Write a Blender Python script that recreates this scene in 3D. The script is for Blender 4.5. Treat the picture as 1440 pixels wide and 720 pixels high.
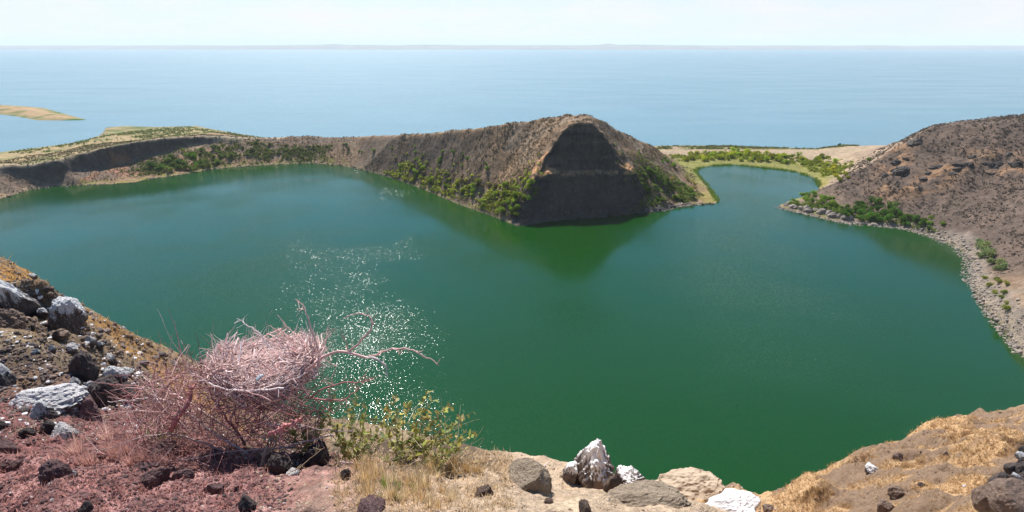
import bpy, bmesh, math, random
import numpy as np
from mathutils import Vector, Matrix, Euler
from mathutils.bvhtree import BVHTree
from mathutils.geometry import delaunay_2d_cdt

for o in list(bpy.data.objects):
    bpy.data.objects.remove(o)
scene = bpy.context.scene
COL = scene.collection
R = math.radians

# ------------------------------------------------------------------ camera
EYE = 100.0                      # eye height above the lake
PITCH = R(20.4)
FOC = 800.0                      # focal length in pixels of the 1440 wide photo
cam_d = bpy.data.cameras.new('camera')
cam_d.sensor_width = 36.0
cam_d.lens = 36.0 * FOC / 1440.0
cam_d.clip_start = 0.05
cam_d.clip_end = 200000.0
cam = bpy.data.objects.new('camera', cam_d)
cam.location = (0, 0, EYE)
cam.rotation_euler = (math.pi / 2 - PITCH, 0, 0)
COL.objects.link(cam)
scene.camera = cam

# ------------------------------------------------------------------ light
SUN_EL, SUN_AZ = R(50), R(-16)   # azimuth measured from +Y, negative = left
world = bpy.data.worlds.new('World')
scene.world = world
world.use_nodes = True
wn, wl = world.node_tree.nodes, world.node_tree.links
wn.clear()
sky = wn.new('ShaderNodeTexSky')
sky.sky_type = 'NISHITA'
sky.sun_disc = False
sky.sun_elevation = SUN_EL
sky.sun_rotation = SUN_AZ
sky.air_density = 1.0
sky.dust_density = 0.4
sky.ozone_density = 2.5
bg = wn.new('ShaderNodeBackground')
bg.inputs['Strength'].default_value = 0.07
wo = wn.new('ShaderNodeOutputWorld')
# thin high cloud veil, laid out by direction in the sky itself
tc = wn.new('ShaderNodeTexCoord')
mp = wn.new('ShaderNodeMapping'); mp.inputs['Scale'].default_value = (2.0, 2.0, 9.0)
nz = wn.new('ShaderNodeTexNoise'); nz.inputs['Scale'].default_value = 3.0
nz.inputs['Detail'].default_value = 7; nz.inputs['Roughness'].default_value = 0.62
cr = wn.new('ShaderNodeMapRange'); cr.inputs['From Min'].default_value = 0.42; cr.inputs['From Max'].default_value = 0.75
cr.inputs['To Min'].default_value = 0.74; cr.inputs['To Max'].default_value = 1.0
mx = wn.new('ShaderNodeMix'); mx.data_type = 'RGBA'
mx.inputs['B'].default_value = (8.9, 8.3, 8.5, 1)
wl.new(tc.outputs['Generated'], mp.inputs['Vector']); wl.new(mp.outputs['Vector'], nz.inputs['Vector'])
sx = wn.new('ShaderNodeSeparateXYZ'); wl.new(tc.outputs['Generated'], sx.inputs[0])
lowb = wn.new('ShaderNodeMapRange'); lowb.inputs['From Min'].default_value = 0.05; lowb.inputs['From Max'].default_value = 0.26
lowb.inputs['To Min'].default_value = 1.0; lowb.inputs['To Max'].default_value = 0.0
wl.new(sx.outputs['Z'], lowb.inputs['Value'])
cm = wn.new('ShaderNodeMath'); cm.operation = 'MULTIPLY'
wl.new(nz.outputs['Fac'], cr.inputs['Value']); wl.new(cr.outputs['Result'], cm.inputs[0]); wl.new(lowb.outputs[0], cm.inputs[1])
wl.new(cm.outputs[0], mx.inputs['Factor'])
tint = wn.new('ShaderNodeMix'); tint.data_type = 'RGBA'; tint.blend_type = 'MULTIPLY'; tint.inputs['Factor'].default_value = 1
tint.inputs['B'].default_value = (.50, 1.0, 1.20, 1)      # a clean, deep dry-season blue overhead
wl.new(sky.outputs['Color'], tint.inputs['A']); wl.new(tint.outputs['Result'], mx.inputs['A']); wl.new(mx.outputs['Result'], bg.inputs['Color'])
wl.new(bg.outputs['Background'], wo.inputs['Surface'])

sd = bpy.data.lights.new('sun', 'SUN')
sd.energy = 5.0
sd.angle = R(0.53)
sd.color = (1.0, 0.955, 0.89)
sun = bpy.data.objects.new('sun', sd)
sdir = Vector((math.sin(SUN_AZ) * math.cos(SUN_EL), math.cos(SUN_AZ) * math.cos(SUN_EL), math.sin(SUN_EL)))
sun.rotation_euler = sdir.to_track_quat('Z', 'Y').to_euler()
sun.location = (-60, 200, 300)
COL.objects.link(sun)

vs = scene.view_settings
vs.view_transform = 'Standard'; vs.look = 'None'; vs.gamma = 1.0; vs.use_curve_mapping = False
vs.exposure = 0.72
scene.render.engine = 'CYCLES'
scene.cycles.use_denoising = True
scene.cycles.max_bounces = 6
scene.cycles.diffuse_bounces = 2
scene.cycles.glossy_bounces = 2
scene.cycles.transmission_bounces = 2
scene.cycles.volume_bounces = 1
scene.cycles.sample_clamp_direct = 12
scene.cycles.sample_clamp_indirect = 4

# ------------------------------------------------------------------ helpers
CT, ST = math.cos(PITCH), math.sin(PITCH)
def ray(px, py):
    u = (px - 720) / FOC; v = (360 - py) / FOC
    return (u, CT + v * ST, -ST + v * CT)
def G(px, py, y=None, z=None):
    """a photo sight line met at a given northing y or a given height z, as a world point"""
    d = ray(px, py)
    t = y / d[1] if y is not None else (z - EYE) / d[2]
    return (d[0] * t, d[1] * t, EYE + d[2] * t)

def tag(o, label=None, cat=None, group=None, kind=None):
    if label: o['label'] = label
    if cat: o['category'] = cat
    if group: o['group'] = group
    if kind: o['kind'] = kind
    return o

def link(name, me, mat=None, parent=None, loc=None, rot=None, scale=None):
    o = bpy.data.objects.new(name, me)
    if mat is not None and me is not None and len(me.materials) == 0:
        me.materials.append(mat)
    if parent is not None: o.parent = parent
    if loc is not None: o.location = loc
    if rot is not None: o.rotation_euler = rot
    if scale is not None: o.scale = scale if hasattr(scale, '__len__') else (scale,) * 3
    COL.objects.link(o)
    return o

def np_mesh(name, verts, faces, smooth=False, col=None):
    """verts (n,3), faces (m,k) same k"""
    verts = np.asarray(verts, dtype=np.float32); faces = np.asarray(faces, dtype=np.int32)
    me = bpy.data.meshes.new(name)
    k = faces.shape[1]
    me.vertices.add(len(verts)); me.vertices.foreach_set('co', verts.ravel())
    me.loops.add(faces.size); me.loops.foreach_set('vertex_index', faces.ravel())
    me.polygons.add(len(faces))
    me.polygons.foreach_set('loop_start', np.arange(0, faces.size, k, dtype=np.int32))
    me.polygons.foreach_set('loop_total', np.full(len(faces), k, dtype=np.int32))
    me.polygons.foreach_set('use_smooth', np.full(len(faces), smooth))
    me.update(calc_edges=True)
    if col is not None:
        a = me.color_attributes.new('tone', 'FLOAT_COLOR', 'POINT')
        c = np.ones((len(verts), 4), dtype=np.float32); c[:, :3] = col
        a.data.foreach_set('color', c.ravel())
    return me

def hsh(ix, iy, seed):
    h = (ix.astype(np.int64) * 374761393 + iy.astype(np.int64) * 668265263 + seed * 2147483647) & 0xFFFFFFFF
    h = ((h ^ (h >> 13)) * 1274126177) & 0xFFFFFFFF
    h = h ^ (h >> 16)
    return (h & 0xFFFFFF) / float(0xFFFFFF)
def vnoise(x, y, seed=0):
    ix = np.floor(x); iy = np.floor(y); fx = x - ix; fy = y - iy
    fx = fx * fx * (3 - 2 * fx); fy = fy * fy * (3 - 2 * fy)
    a = hsh(ix, iy, seed); b = hsh(ix + 1, iy, seed); c = hsh(ix, iy + 1, seed); d = hsh(ix + 1, iy + 1, seed)
    return (a * (1 - fx) + b * fx) * (1 - fy) + (c * (1 - fx) + d * fx) * fy
def fbm(x, y, oct=4, seed=0, gain=0.5, ridged=False):
    s = 0; a = 1; t = 0
    for i in range(oct):
        n = vnoise(x, y, seed + i * 17)
        if ridged: n = 1 - np.abs(2 * n - 1)
        s = s + a * n; t += a; a *= gain
        x, y = x * 1.63 + y * 1.21 + 3.1, y * 1.63 - x * 1.21 + 7.7
    return s / t
def sstep(a, b, x):
    t = np.clip((x - a) / (b - a), 0, 1); return t * t * (3 - 2 * t)
def lerp(a, b, t): return a + (b - a) * t

# ------------------------------------------------------------------ materials
def new_mat(name, rough=0.9, spec=0.2):
    m = bpy.data.materials.new(name); m.use_nodes = True
    b = m.node_tree.nodes['Principled BSDF']
    b.inputs['Roughness'].default_value = rough
    b.inputs['Specular IOR Level'].default_value = spec
    return m, m.node_tree.nodes, m.node_tree.links, b

def ground_mat(name, scale1, scale2, bump1, bump2, lo=0.6, hi=1.4):
    """albedo from the vertex tone, broken up by grit of two sizes, with relief"""
    m, n, l, b = new_mat(name, 0.95, 0.12)
    at = n.new('ShaderNodeAttribute'); at.attribute_name = 'tone'
    geo = n.new('ShaderNodeNewGeometry')
    n1 = n.new('ShaderNodeTexNoise'); n1.inputs['Scale'].default_value = scale1; n1.inputs['Detail'].default_value = 6
    n1.inputs['Roughness'].default_value = 0.7
    n2 = n.new('ShaderNodeTexNoise'); n2.inputs['Scale'].default_value = scale2; n2.inputs['Detail'].default_value = 4
    n2.inputs['Roughness'].default_value = 0.65
    for q in (n1, n2): l.new(geo.outputs['Position'], q.inputs['Vector'])
    m1 = n.new('ShaderNodeMapRange'); m1.inputs['From Min'].default_value = 0.3; m1.inputs['From Max'].default_value = 0.7
    m1.inputs['To Min'].default_value = lo; m1.inputs['To Max'].default_value = hi
    m2 = n.new('ShaderNodeMapRange'); m2.inputs['From Min'].default_value = 0.3; m2.inputs['From Max'].default_value = 0.7
    m2.inputs['To Min'].default_value = 0.8; m2.inputs['To Max'].default_value = 1.2
    l.new(n1.outputs['Fac'], m1.inputs['Value']); l.new(n2.outputs['Fac'], m2.inputs['Value'])
    mm = n.new('ShaderNodeMath'); mm.operation = 'MULTIPLY'
    l.new(m1.outputs[0], mm.inputs[0]); l.new(m2.outputs[0], mm.inputs[1])
    vm = n.new('ShaderNodeVectorMath'); vm.operation = 'SCALE'
    l.new(at.outputs['Color'], vm.inputs[0]); l.new(mm.outputs[0], vm.inputs['Scale'])
    l.new(vm.outputs[0], b.inputs['Base Color'])
    bp1 = n.new('ShaderNodeBump'); bp1.inputs['Distance'].default_value = bump1; bp1.inputs['Strength'].default_value = 1
    bp2 = n.new('ShaderNodeBump'); bp2.inputs['Distance'].default_value = bump2; bp2.inputs['Strength'].default_value = 1
    l.new(n1.outputs['Fac'], bp1.inputs['Height']); l.new(n2.outputs['Fac'], bp2.inputs['Height'])
    l.new(bp1.outputs['Normal'], bp2.inputs['Normal']); l.new(bp2.outputs['Normal'], b.inputs['Normal'])
    return m
# ------------------------------------------------------------------ terrain control net (breaklines)
PTS = []; EDG = []
def add(line, closed=False):
    """line: list of world points; returns nothing, adds the breakline"""
    i0 = len(PTS)
    PTS.extend(line)
    for i in range(len(line) - 1): EDG.append((i0 + i, i0 + i + 1))
    if closed: EDG.append((len(PTS) - 1, i0))
W = lambda pts: [G(a, b, z=0) for a, b in pts]

inner_left = W([(0,280),(22,273),(43,267),(80,262),(123,260),(155,259),(190,257),(215,251),(240,248),(270,243),(300,238),
    (330,235),(360,233),(400,231),(440,229.5),(480,233),(510,239),(535,245),(560,253),(585,262),(610,272),(640,285),(665,294),(690,303),
    (710,311),(727,318),(745,316),(770,312),(800,308),(830,306),(860,303),(885,301),(905,300),(934,296),(950,291),(970,289),(1006,286.5)])
bay = W([(1009,284),(1003,275),(996,264),(987,253),(981,246),(976,240),(984,236),(1000,233),(1031,231.5),(1052,233.5),(1075,236),
    (1104,239),(1120,242),(1133,246),(1146,251),(1152,256),(1153,262),(1148,271)])
prom = W([(1130,276),(1112,282),(1097,288),(1094,291),(1103,294),(1122,298),(1142,303),(1162,308),(1184,313),(1210,315),(1240,318),
    (1270,321),(1300,329),(1322,337),(1340,346),(1355,355),(1366,368),(1368,382),(1366,396),(1372,410),(1384,430),(1398,450),(1418,475),(1440,500)])
near_shore = [(168,155,0),(150,132,0),(128,112,0),(105,90,0),(78,76,0),(45,70,0),(5,68,0),(-50,72,0),(-110,78,0),(-190,98,0),
    (-270,140,0),(-340,200,0),(-385,270,0),(-395,330,0)]
INNER = inner_left + bay + prom + near_shore
add(INNER, True)
# lake bed
for x, y in [(-300,300),(-250,200),(-120,150),(0,140),(60,140),(100,200),(150,230),(150,300),(100,300),(0,260),(-60,330),(-150,430),(-200,470),
             (-230,400),(-100,250),(80,330),(190,400),(200,450),(165,430),(160,385)]:
    PTS.append((x, y, -9))

# left rim and the long shoulder of the central hill
rim_l = [(-470,300,20),(-420,365,17.5)] + [G(a, b, y=y) for a, b, y in [(0,232,412),(40,231,421),(80,226.5,430),(133,211,455),(167,203,470),(200,198,482),(240,192.5,500),(287,190.5,520),
    (340,192,530),(400,191,542),(450,190.5,545),(500,189.5,530),(560,187.5,482),(600,186,455),(650,181,425),(700,175,403),(760,167,390),(790,162.3,386),(825,161,386),(842,170,386)]]
add(rim_l)
foot_l = [G(a, b, y=y) for a, b, y in [(-60,246,392),(0,246,408),(33,246,416),(87,241,428.5),(110,238,440),(145,235,456),(167,231,466),(217,217,485),(250,208,500),(283,203,515),(330,199,526)]]
add(foot_l)
# central hill: shelf edges and the alcove cliff facing the lake
add([G(a, b, y=y) for a, b, y in [(734,306,325),(760,300,331),(800,298,339),(860,292,345),(900,286,352)]])
add([G(a, b, y=y) for a, b, y in [(751,249,337),(775,247,341),(800,246,345),(850,244.5,350),(893,243,358)]])
add([G(a, b, y=y) for a, b, y in [(762,240,342),(776,238,346),(800,239,350),(830,240,353),(858,241,356)]])
add([G(a, b, y=y) for a, b, y in [(764,226,346),(776,207,352),(783,196,355.5),(793,185,359),(801,175,362),(818,172.5,364.5),(834,174,365),(848,189,364),(860,207,363),(861,226,360)]])
add([G(a, b, y=y) for a, b, y in [(842,169,388),(872,183,398),(905,198,420),(922,207,440),(945,222,455)]])
add([G(a, b, y=y) for a, b, y in [(905,245,372),(905,270,360)]])
for p in [G(878,224,y=373), G(874,233,y=364), G(888,238,y=364), G(945,262,y=385), G(940,280,z=2.5), G(965,268,z=2.5), G(990,276,z=1.3), G(975,253,z=2.0), G(962,240,z=4), G(952,232,z=5)]: PTS.append(p)
# back of the hill and of the left rim: outer shore
outer = W([(-150,236),(-60,226),(0,214),(30,210),(60,206.5),(100,201),(125,196),(140,191),(146,186),(150,179),(175,177),(220,178.5),(275,177),(300,182)]) + \
    [(-330,690,0),(-262,640,0),(-200,590,0),(-120,540,0),(-40,500,0),(30,480,0),(80,480,0),(115,510,0),(138,560,0)] + \
    W([(919,205),(960,204.3),(1017,204.6),(1050,205.6),(1075,206.3),(1116,208),(1151,208.8)]) + \
    [(345,600,0),(400,600,0),(500,580,0),(600,500,0),(640,350,0),(640,100,0),(560,-150,0),(300,-330,0),(0,-380,0),(-350,-300,0),(-600,-50,0),(-640,200,0),(-610,330,0)]
add(outer, True)
for p in [(-1500,-1200,-25),(1500,-1200,-25),(1500,1500,-25),(-1500,1500,-25),(0,800,-18),(400,800,-18),(-400,900,-14),(-800,500,-14),(-150,650,-10),(50,600,-9)]: PTS.append(p)
# left plateau
for p in [G(60,218,z=5), G(0,223,z=7.5), G(160,190,z=6), G(220,186,z=6.5), G(270,183,z=5.5), G(120,205,z=6.0), G(300,186,z=7)]: PTS.append(p)
# spit beyond the bay
add([G(a, b, z=z) for a, b, z in [(930,214,3.0),(980,215,3.0),(1040,216,3.0),(1090,219,3.2),(1130,220,3.4),(1165,222,4.5)]])
add([G(a, b, z=z) for a, b, z in [(925,207.5,2.6),(980,207,2.6),(1040,207.5,2.6),(1090,209.5,2.8),(1130,211,3.0),(1150,210.5,3.6),(1185,206,4.5),(1237,204.5,9)]])
PTS.append(G(1150,230,z=2.5)); PTS.append(G(1168,240,z=3)); PTS.append(G(1160,262,z=1.6))
# right hill: spur, skyline, slopes
spur = [G(a, b, y=y) for a, b, y in [(1160,271,392),(1192,247,386),(1222,232,386),(1250,215,388),(1288,192,392),(1308,178.5,396),(1335,173,400),(1380,168,401),(1440,162.5,402)]]
add(spur + [(355,330,60),(350,260,67),(325,180,76),(275,110,84),(185,45,91),(90,12,95),(30,1,98)])
add([G(1182,247,y=425), G(1238,207,y=478), G(1279,191.5,y=440), G(1306,178.5,y=412)])
for p in [(470,470,25),(520,330,30),(500,150,40),(400,0,50),(200,-120,60),(0,-140,66),(-250,-120,55),(-500,100,35),(-520,250,22)]: PTS.append(p)
add([(-400,200,40),(-330,110,62),(-230,40,80),(-120,-2,92),(-45,-8,98.5)])
for p in [G(1135,284,z=3.5), G(1185,284,z=6), G(1230,293,z=4), G(1270,306,z=4), G(1330,322,z=5), G(1385,345,z=6), G(1440,440,z=9), G(1400,400,z=7)]: PTS.append(p)

# near ground round the photographer
def N(px, py, y): PTS.append(G(px, py, y=y))
for a in [(720,720,1.75),(400,720,1.8),(100,720,1.9),(-200,720,2.1),(1060,722,2.15),(980,700,2.25),(900,690,2.3),(800,690,2.3),(700,668,2.45),(640,648,2.6),
          (560,640,2.8),(480,640,2.9),(340,625,3.1),(240,608,3.8),(120,610,3.4),(0,600,3.3),(-150,600,3.5)]: N(*a)
# ledge lip, gully behind it, far orange slope and its skyline
add([G(a, b, y=y) for a, b, y in [(-160,400,8.5),(-20,400,9.0),(60,415,8.6),(110,468,7.4),(150,505,6.4),(190,552,5.4),(236,600,4.5)]])
add([G(a, b, y=y) for a, b, y in [(100,440,10.0),(140,478,9.0),(180,520,8.2),(215,565,7.6),(262,615,6.8)]])
add([G(a, b, y=y) for a, b, y in [(-200,320,11.5),(-80,332,12),(0,357,12.5),(50,392,12.8),(100,424,13),(150,450,13.5),(200,478,14),(262,512,15),(300,548,14.5),(335,610,12.5)]])
N(-60,470,6.3); N(40,500,5.6); N(100,550,4.6)
for p in [(0.3,3.3,96.9),(-0.6,3.6,96.6),(-1.6,4.1,96.0),(1.1,3.1,97.0),(1.8,3.2,96.6),(0,6,92.2),(2.5,5,92.8),(-2.5,6.5,92.0),(0,14,84),(5,10,86.5),(-5,16,84),
          (-14,20,88),(-11,24,83),(-19,16,91.5),(-26,14,94),(3.5,1.5,97.2),(4.5,3,95),(6,0,97.9),(0,0,98.32),(2.2,0.6,98.3),(-2.5,0.5,98.4),(-6,0.5,98.6),(0,-8,98.5),(-9,3,98.3),(-14,8,97.6),(-24,0,98)]: PTS.append(p)
add([G(a, b, y=y) for a, b, y in [(1098,716,14),(1130,697,16),(1160,683,18),(1190,671,20),(1215,662,21.5),(1230,652,22.5),(1262,624,26),(1300,601,30),(1335,589,33.5),(1370,583,37),(1405,580,40),(1440,570,43),(1500,556,50)]])
for a in [(1250,722,12),(1350,722,9.5),(1340,660,17),(1440,722,6.6),(1440,650,17)]: N(*a)
for p in [(14,2,96),(20,8,92.5),(40,20,86),(70,50,72),(34,42,62),(60,60,48),(15,25,76)]: PTS.append(p)

_r = delaunay_2d_cdt([Vector((p[0], p[1])) for p in PTS], EDG, [], 0, 0.01)
tv = np.array([(v.x, v.y) for v in _r[0]]); tf = np.array([list(f) for f in _r[2]])
tz = np.full(len(tv), np.nan)
for i, og in enumerate(_r[3]):
    if og: tz[i] = np.mean([PTS[k][2] for k in og])
_bad = np.where(np.isnan(tz))[0]
for i in _bad:                      # a crossing of two breaklines
    best = min(EDG, key=lambda e: (lambda a, b, q: np.linalg.norm(q - (a + np.clip(np.dot(q - a, b - a) / max(np.dot(b - a, b - a), 1e-9), 0, 1) * (b - a))))(np.array(PTS[e[0]][:2]), np.array(PTS[e[1]][:2]), tv[i]))
    a, b = PTS[best[0]], PTS[best[1]]; ab = np.array(b[:2]) - np.array(a[:2])
    t = np.clip(np.dot(tv[i] - np.array(a[:2]), ab) / np.dot(ab, ab), 0, 1); tz[i] = a[2] + (b[2] - a[2]) * t
    print('crossing', tv[i], tz[i])

def macro(X, Y):
    sh = X.shape; X = X.ravel(); Y = Y.ravel()
    Z = np.full(X.size, -25.0)
    for f in tf:
        a, b, c = tv[f[0]], tv[f[1]], tv[f[2]]
        lo = np.minimum(np.minimum(a, b), c); hi = np.maximum(np.maximum(a, b), c)
        k = np.where((X >= lo[0] - .01) & (X <= hi[0] + .01) & (Y >= lo[1] - .01) & (Y <= hi[1] + .01))[0]
        if not len(k): continue
        d = (b[1] - c[1]) * (a[0] - c[0]) + (c[0] - b[0]) * (a[1] - c[1])
        if abs(d) < 1e-12: continue
        w0 = ((b[1] - c[1]) * (X[k] - c[0]) + (c[0] - b[0]) * (Y[k] - c[1])) / d
        w1 = ((c[1] - a[1]) * (X[k] - c[0]) + (a[0] - c[0]) * (Y[k] - c[1])) / d
        w2 = 1 - w0 - w1
        ok = (w0 >= -1e-6) & (w1 >= -1e-6) & (w2 >= -1e-6)
        Z[k[ok]] = w0[ok] * tz[f[0]] + w1[ok] * tz[f[1]] + w2[ok] * tz[f[2]]
    return Z.reshape(sh)

def dist_poly(X, Y, poly, closed=False):
    d = np.full(X.shape, 1e9)
    n = len(poly)
    for i in range(n if closed else n - 1):
        a = np.array(poly[i][:2]); b = np.array(poly[(i + 1) % n][:2]); ab = b - a
        t = np.clip(((X - a[0]) * ab[0] + (Y - a[1]) * ab[1]) / max(ab @ ab, 1e-9), 0, 1)
        d = np.minimum(d, np.hypot(X - a[0] - t * ab[0], Y - a[1] - t * ab[1]))
    return d
def inside(X, Y, poly):
    c = np.zeros(X.shape, bool); n = len(poly)
    for i in range(n):
        x0, y0 = poly[i][:2]; x1, y1 = poly[(i + 1) % n][:2]
        if y0 == y1: continue
        c ^= ((Y < y0) != (Y < y1)) & (X < (x1 - x0) * (Y - y0) / (y1 - y0) + x0)
    return c
def blur(Z, n=1):
    for _ in range(n):
        P = np.pad(Z, 1, mode='edge')
        Z = (P[1:-1, 1:-1] * 4 + P[:-2, 1:-1] * 2 + P[2:, 1:-1] * 2 + P[1:-1, :-2] * 2 + P[1:-1, 2:] * 2 + P[:-2, :-2] + P[2:, 2:] + P[:-2, 2:] + P[2:, :-2]) / 16
    return Z
def grid_faces(ny, nx):
    i = np.arange(ny * nx).reshape(ny, nx)
    return np.stack([i[:-1, :-1], i[:-1, 1:], i[1:, 1:], i[1:, :-1]], -1).reshape(-1, 4)
def c3(r, g, b): return np.array([r, g, b])

# ---- far terrain sheet
def spaced(segs):
    out = [segs[0][0]]
    for a, b, s in segs:
        n = max(1, int(round((b - a) / s))); out += list(np.linspace(a, b, n + 1)[1:])
    return np.array(out)
xs = spaced([(-1400,-800,40),(-800,-470,8),(-470,-340,2.5),(-340,-10,1.4),(-10,95,.8),(95,400,1.45),(400,700,8),(700,1400,40)])
ys = spaced([(-1100,-400,40),(-400,90,7),(90,225,2.5),(225,316,1.5),(316,392,.8),(392,480,1.4),(480,620,2.0),(620,860,4),(860,1400,40)])
X, Y = np.meshgrid(xs, ys)
_warp = inside(X, Y, [G(735,300,y=326), G(745,235,y=345), G(765,190,y=356), G(796,166,y=374), G(842,166,y=374), G(885,195,y=378), G(915,240,y=366), G(920,270,y=356), G(860,275,y=347), G(760,275,y=334)]).astype(float)
_warp = np.maximum(_warp, ((dist_poly(X, Y, rim_l[1:10]) < 9) & (X < -150)).astype(float)); _warp = blur(_warp, 4)
Zm = macro(X + _warp * (fbm(X / 6, Y / 6, 4, 301) - .5) * 5.6, Y + _warp * (fbm(X / 6, Y / 6, 4, 305) - .5) * 5.6); Zs = blur(Zm, 2)
cface = inside(X, Y, [G(720,318,y=317), G(745,235,y=345), G(770,190,y=356), G(800,166,y=376), G(840,166,y=376), G(870,195,y=372), G(905,240,y=366), G(915,290,y=350), G(860,305,y=336), G(760,320,y=322)])
Zs = np.where(cface, blur(Zm, 1), Zs)
lrim = (dist_poly(X, Y, rim_l[1:10]) < 12) & (X < -150)
Zs = np.where(lrim, blur(Zm, 1), Zs)
Zs[np.abs(Zm) < 0.9] = Zm[np.abs(Zm) < 0.9]
dsh = dist_poly(X, Y, INNER, True); lake_in = inside(X, Y, INNER)
gy, gx = np.gradient(Zs, ys, xs); slope = np.hypot(gx, gy)
land = sstep(0.0, 6.0, dsh) * (~lake_in) * sstep(0.0, 3.0, np.abs(Zs))
rill_u = X * 0.8 - Y * 0.6; rill_v = X * 0.6 + Y * 0.8         # across / along the fall line of the hill's shoulder
rill = fbm(rill_u / 2.6 + fbm(X / 25, Y / 25, 2, 5) * 3, rill_v / 40, 3, 3)
rough = fbm(X / 7, Y / 7, 5, 11); big = fbm(X / 38, Y / 38, 3, 21)
rdg = fbm(X / 14, Y / 14, 4, 31, ridged=True)
steep = sstep(0.75, 1.5, slope)
hill_w = sstep(-260, -150, X) * (1 - sstep(60, 90, X)) * sstep(1.5, 8, Zs)
cfw = blur(cface.astype(float), 3)
nz_ = (1 - .72 * cfw) * (1 - .5 * blur(lrim.astype(float), 3))
Z = Zs + land * nz_ * ((rough - 0.5) * (1.7 + 1.6 * steep - .7 * (X > 190)) + (big - 0.5) * 2.0 * sstep(5, 18, Zs) + (rill - 0.5) * 1.15 * hill_w + (rdg - 0.6) * 1.6 * steep)
right_w = sstep(190, 225, X) * (Y < 470)
rr = fbm((X * 0.66 - Y * 0.75) / 9 + big * 2, (X * .75 + Y * .66) / 40, 3, 41)
Z += land * right_w * (rr - 0.5) * 2.4 * sstep(3, 14, Zs)
# a broken rock band crossing the right slope, with overhung hollows below it
rb_line = [G(a, b, z=z) for a, b, z in [(1258,205,33),(1262,238,27),(1300,243,27),(1345,232,30),(1375,228,32),(1410,226,35),(1440,229,37)]]
rb_d = dist_poly(X, Y, rb_line)
lump = fbm(X / 9, Y / 9, 3, 57)
Z += right_w * np.exp(-(rb_d / 4.5) ** 2) * (lump - 0.40) * 10
near_cut = 1 - sstep(95, 150, np.hypot(X, Y))
Z += cfw * .5 * np.sin(2 * math.pi * (Z + rough * 1.5) / 3.6) * sstep(.8, 1.3, slope)
Z += right_w * .35 * np.sin(2 * math.pi * (Z + big * 8) / 6.5) * sstep(12, 20, Z)
Z -= near_cut * 3.0
Z -= cfw * land * 1.1 * (fbm(X / 60, Zs / 1.3, 3, 93) - .5) * sstep(.9, 1.5, slope)
out_w = ~inside(X, Y, outer); dout = dist_poly(X, Y, outer, True)
Z = np.where(out_w, np.minimum(Z, -.2 - .12 * dout), Z)
Z = np.where(lake_in, np.minimum(Z, -0.15 - 0.25 * dsh * 0.3), Z)
rough2 = fbm(X / 3.1, Y / 3.1, 3, 71)

dx1 = fbm(X / 11, Y / 11, 4, 81); dx2 = fbm(X / 60, Y / 60, 3, 83)
def mixc(C, c, w): return C + (np.array(c) - C) * w[..., None]
C = np.zeros(X.shape + (3,)) + c3(.245, .155, .09)
C = mixc(C, c3(.27, .20, .14), sstep(.45, .7, dx1) * .7)
C = mixc(C, c3(.13, .10, .085), sstep(.5, .75, dx2) * .5)
# right slope: greyer, violet-brown
C = mixc(C, c3(.104, .075, .060), right_w * .92)
C = mixc(C, c3(.155, .105, .078), right_w * sstep(.58, .72, dx1) * .6)
C = mixc(C, c3(.27, .155, .085), right_w * np.exp(-(rb_d / 9) ** 2) * sstep(.4, .6, rough) * .9)
C = mixc(C, c3(.22, .152, .11), right_w * sstep(255, 300, X) * (1 - sstep(260, 330, Y)) * .6)
# back of spur and spit: pale sand
spit = sstep(120, 135, X) * sstep(415, 440, Y - 0.0 * X) + 0
spur_back = sstep(0, 8, (Y - np.interp(X, [p[0] for p in spur], [p[1] for p in spur]))) * sstep(205, 215, X)
C = mixc(C, c3(.30, .215, .15), np.clip(spur_back, 0, 1) * .9)
C = mixc(C, c3(.34, .25, .165), np.clip(spit, 0, 1) * (Zs < 12) * .95)
bay_c = G(1070, 225, z=2)
spitveg = np.clip(spit, 0, 1) * ((Y > 560) | (dist_poly(X, Y, [G(960,225,z=2), G(1060,227,z=2), G(1150,238,z=2)]) < 14))
C = mixc(C, c3(.17, .155, .06), spitveg * sstep(.25, .45, dx1) * (X < 330) * .9)
C = mixc(C, c3(.20, .19, .05), np.clip(spit, 0, 1) * (1 - sstep(26, 36, dsh + (dx1 - .5) * 14)) * (X < 262) * (Zs < 8) * .9)
# left plateau: dry grass and green flecks
plat = inside(X, Y, rim_l[1:9] + [(-330,690,0)] + outer[14:4:-1] + outer[4::-1])
C = mixc(C, c3(.34, .25, .13), (plat | (inside(X, Y, outer) & (X < -375) & (Y > 300) & (Zs < 14))) * .9)
C = mixc(C, c3(.13, .145, .045), plat * sstep(.5, .62, dx1) * .75)
C = mixc(C, c3(.10, .13, .04), (plat & (dist_poly(X, Y, outer[5:14]) < 22)) * sstep(.35, .6, rough) * .9)
C = mixc(C, c3(.42, .33, .22), (dist_poly(X, Y, rim_l[1:12]) < 2.8) * 0.8)
# cliffs
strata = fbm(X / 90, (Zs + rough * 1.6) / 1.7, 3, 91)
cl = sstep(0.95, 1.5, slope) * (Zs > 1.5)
C = mixc(C, c3(.034, .030, .030), cl * .95)  # rock colour lowered to near black, painting the cliff's shadow deeper
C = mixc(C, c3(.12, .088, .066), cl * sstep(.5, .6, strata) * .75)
C = mixc(C, c3(.115, .085, .075), (X < -150) * (dist_poly(X, Y, rim_l[1:8]) < 26) * (Zs < 17) * (~plat) * .6)
C = mixc(C, c3(.27, .13, .075), (X < -220) * (X > -330) * (Y < 480) * (~plat) * sstep(.5, .6, dx1) * .75)
talus = (dist_poly(X, Y, [G(780,240,z=27), G(890,241,z=27)]) < 8) & (slope < 1.7) & (Zs > 24)
talus = cface & (slope < 1.15) & (Zs > 23.5) & (Zs < 38)
C = mixc(C, c3(.50, .26, .13), talus * .9)  # orange talus, painted brighter so the shadowed ledge looks sunlit
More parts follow.
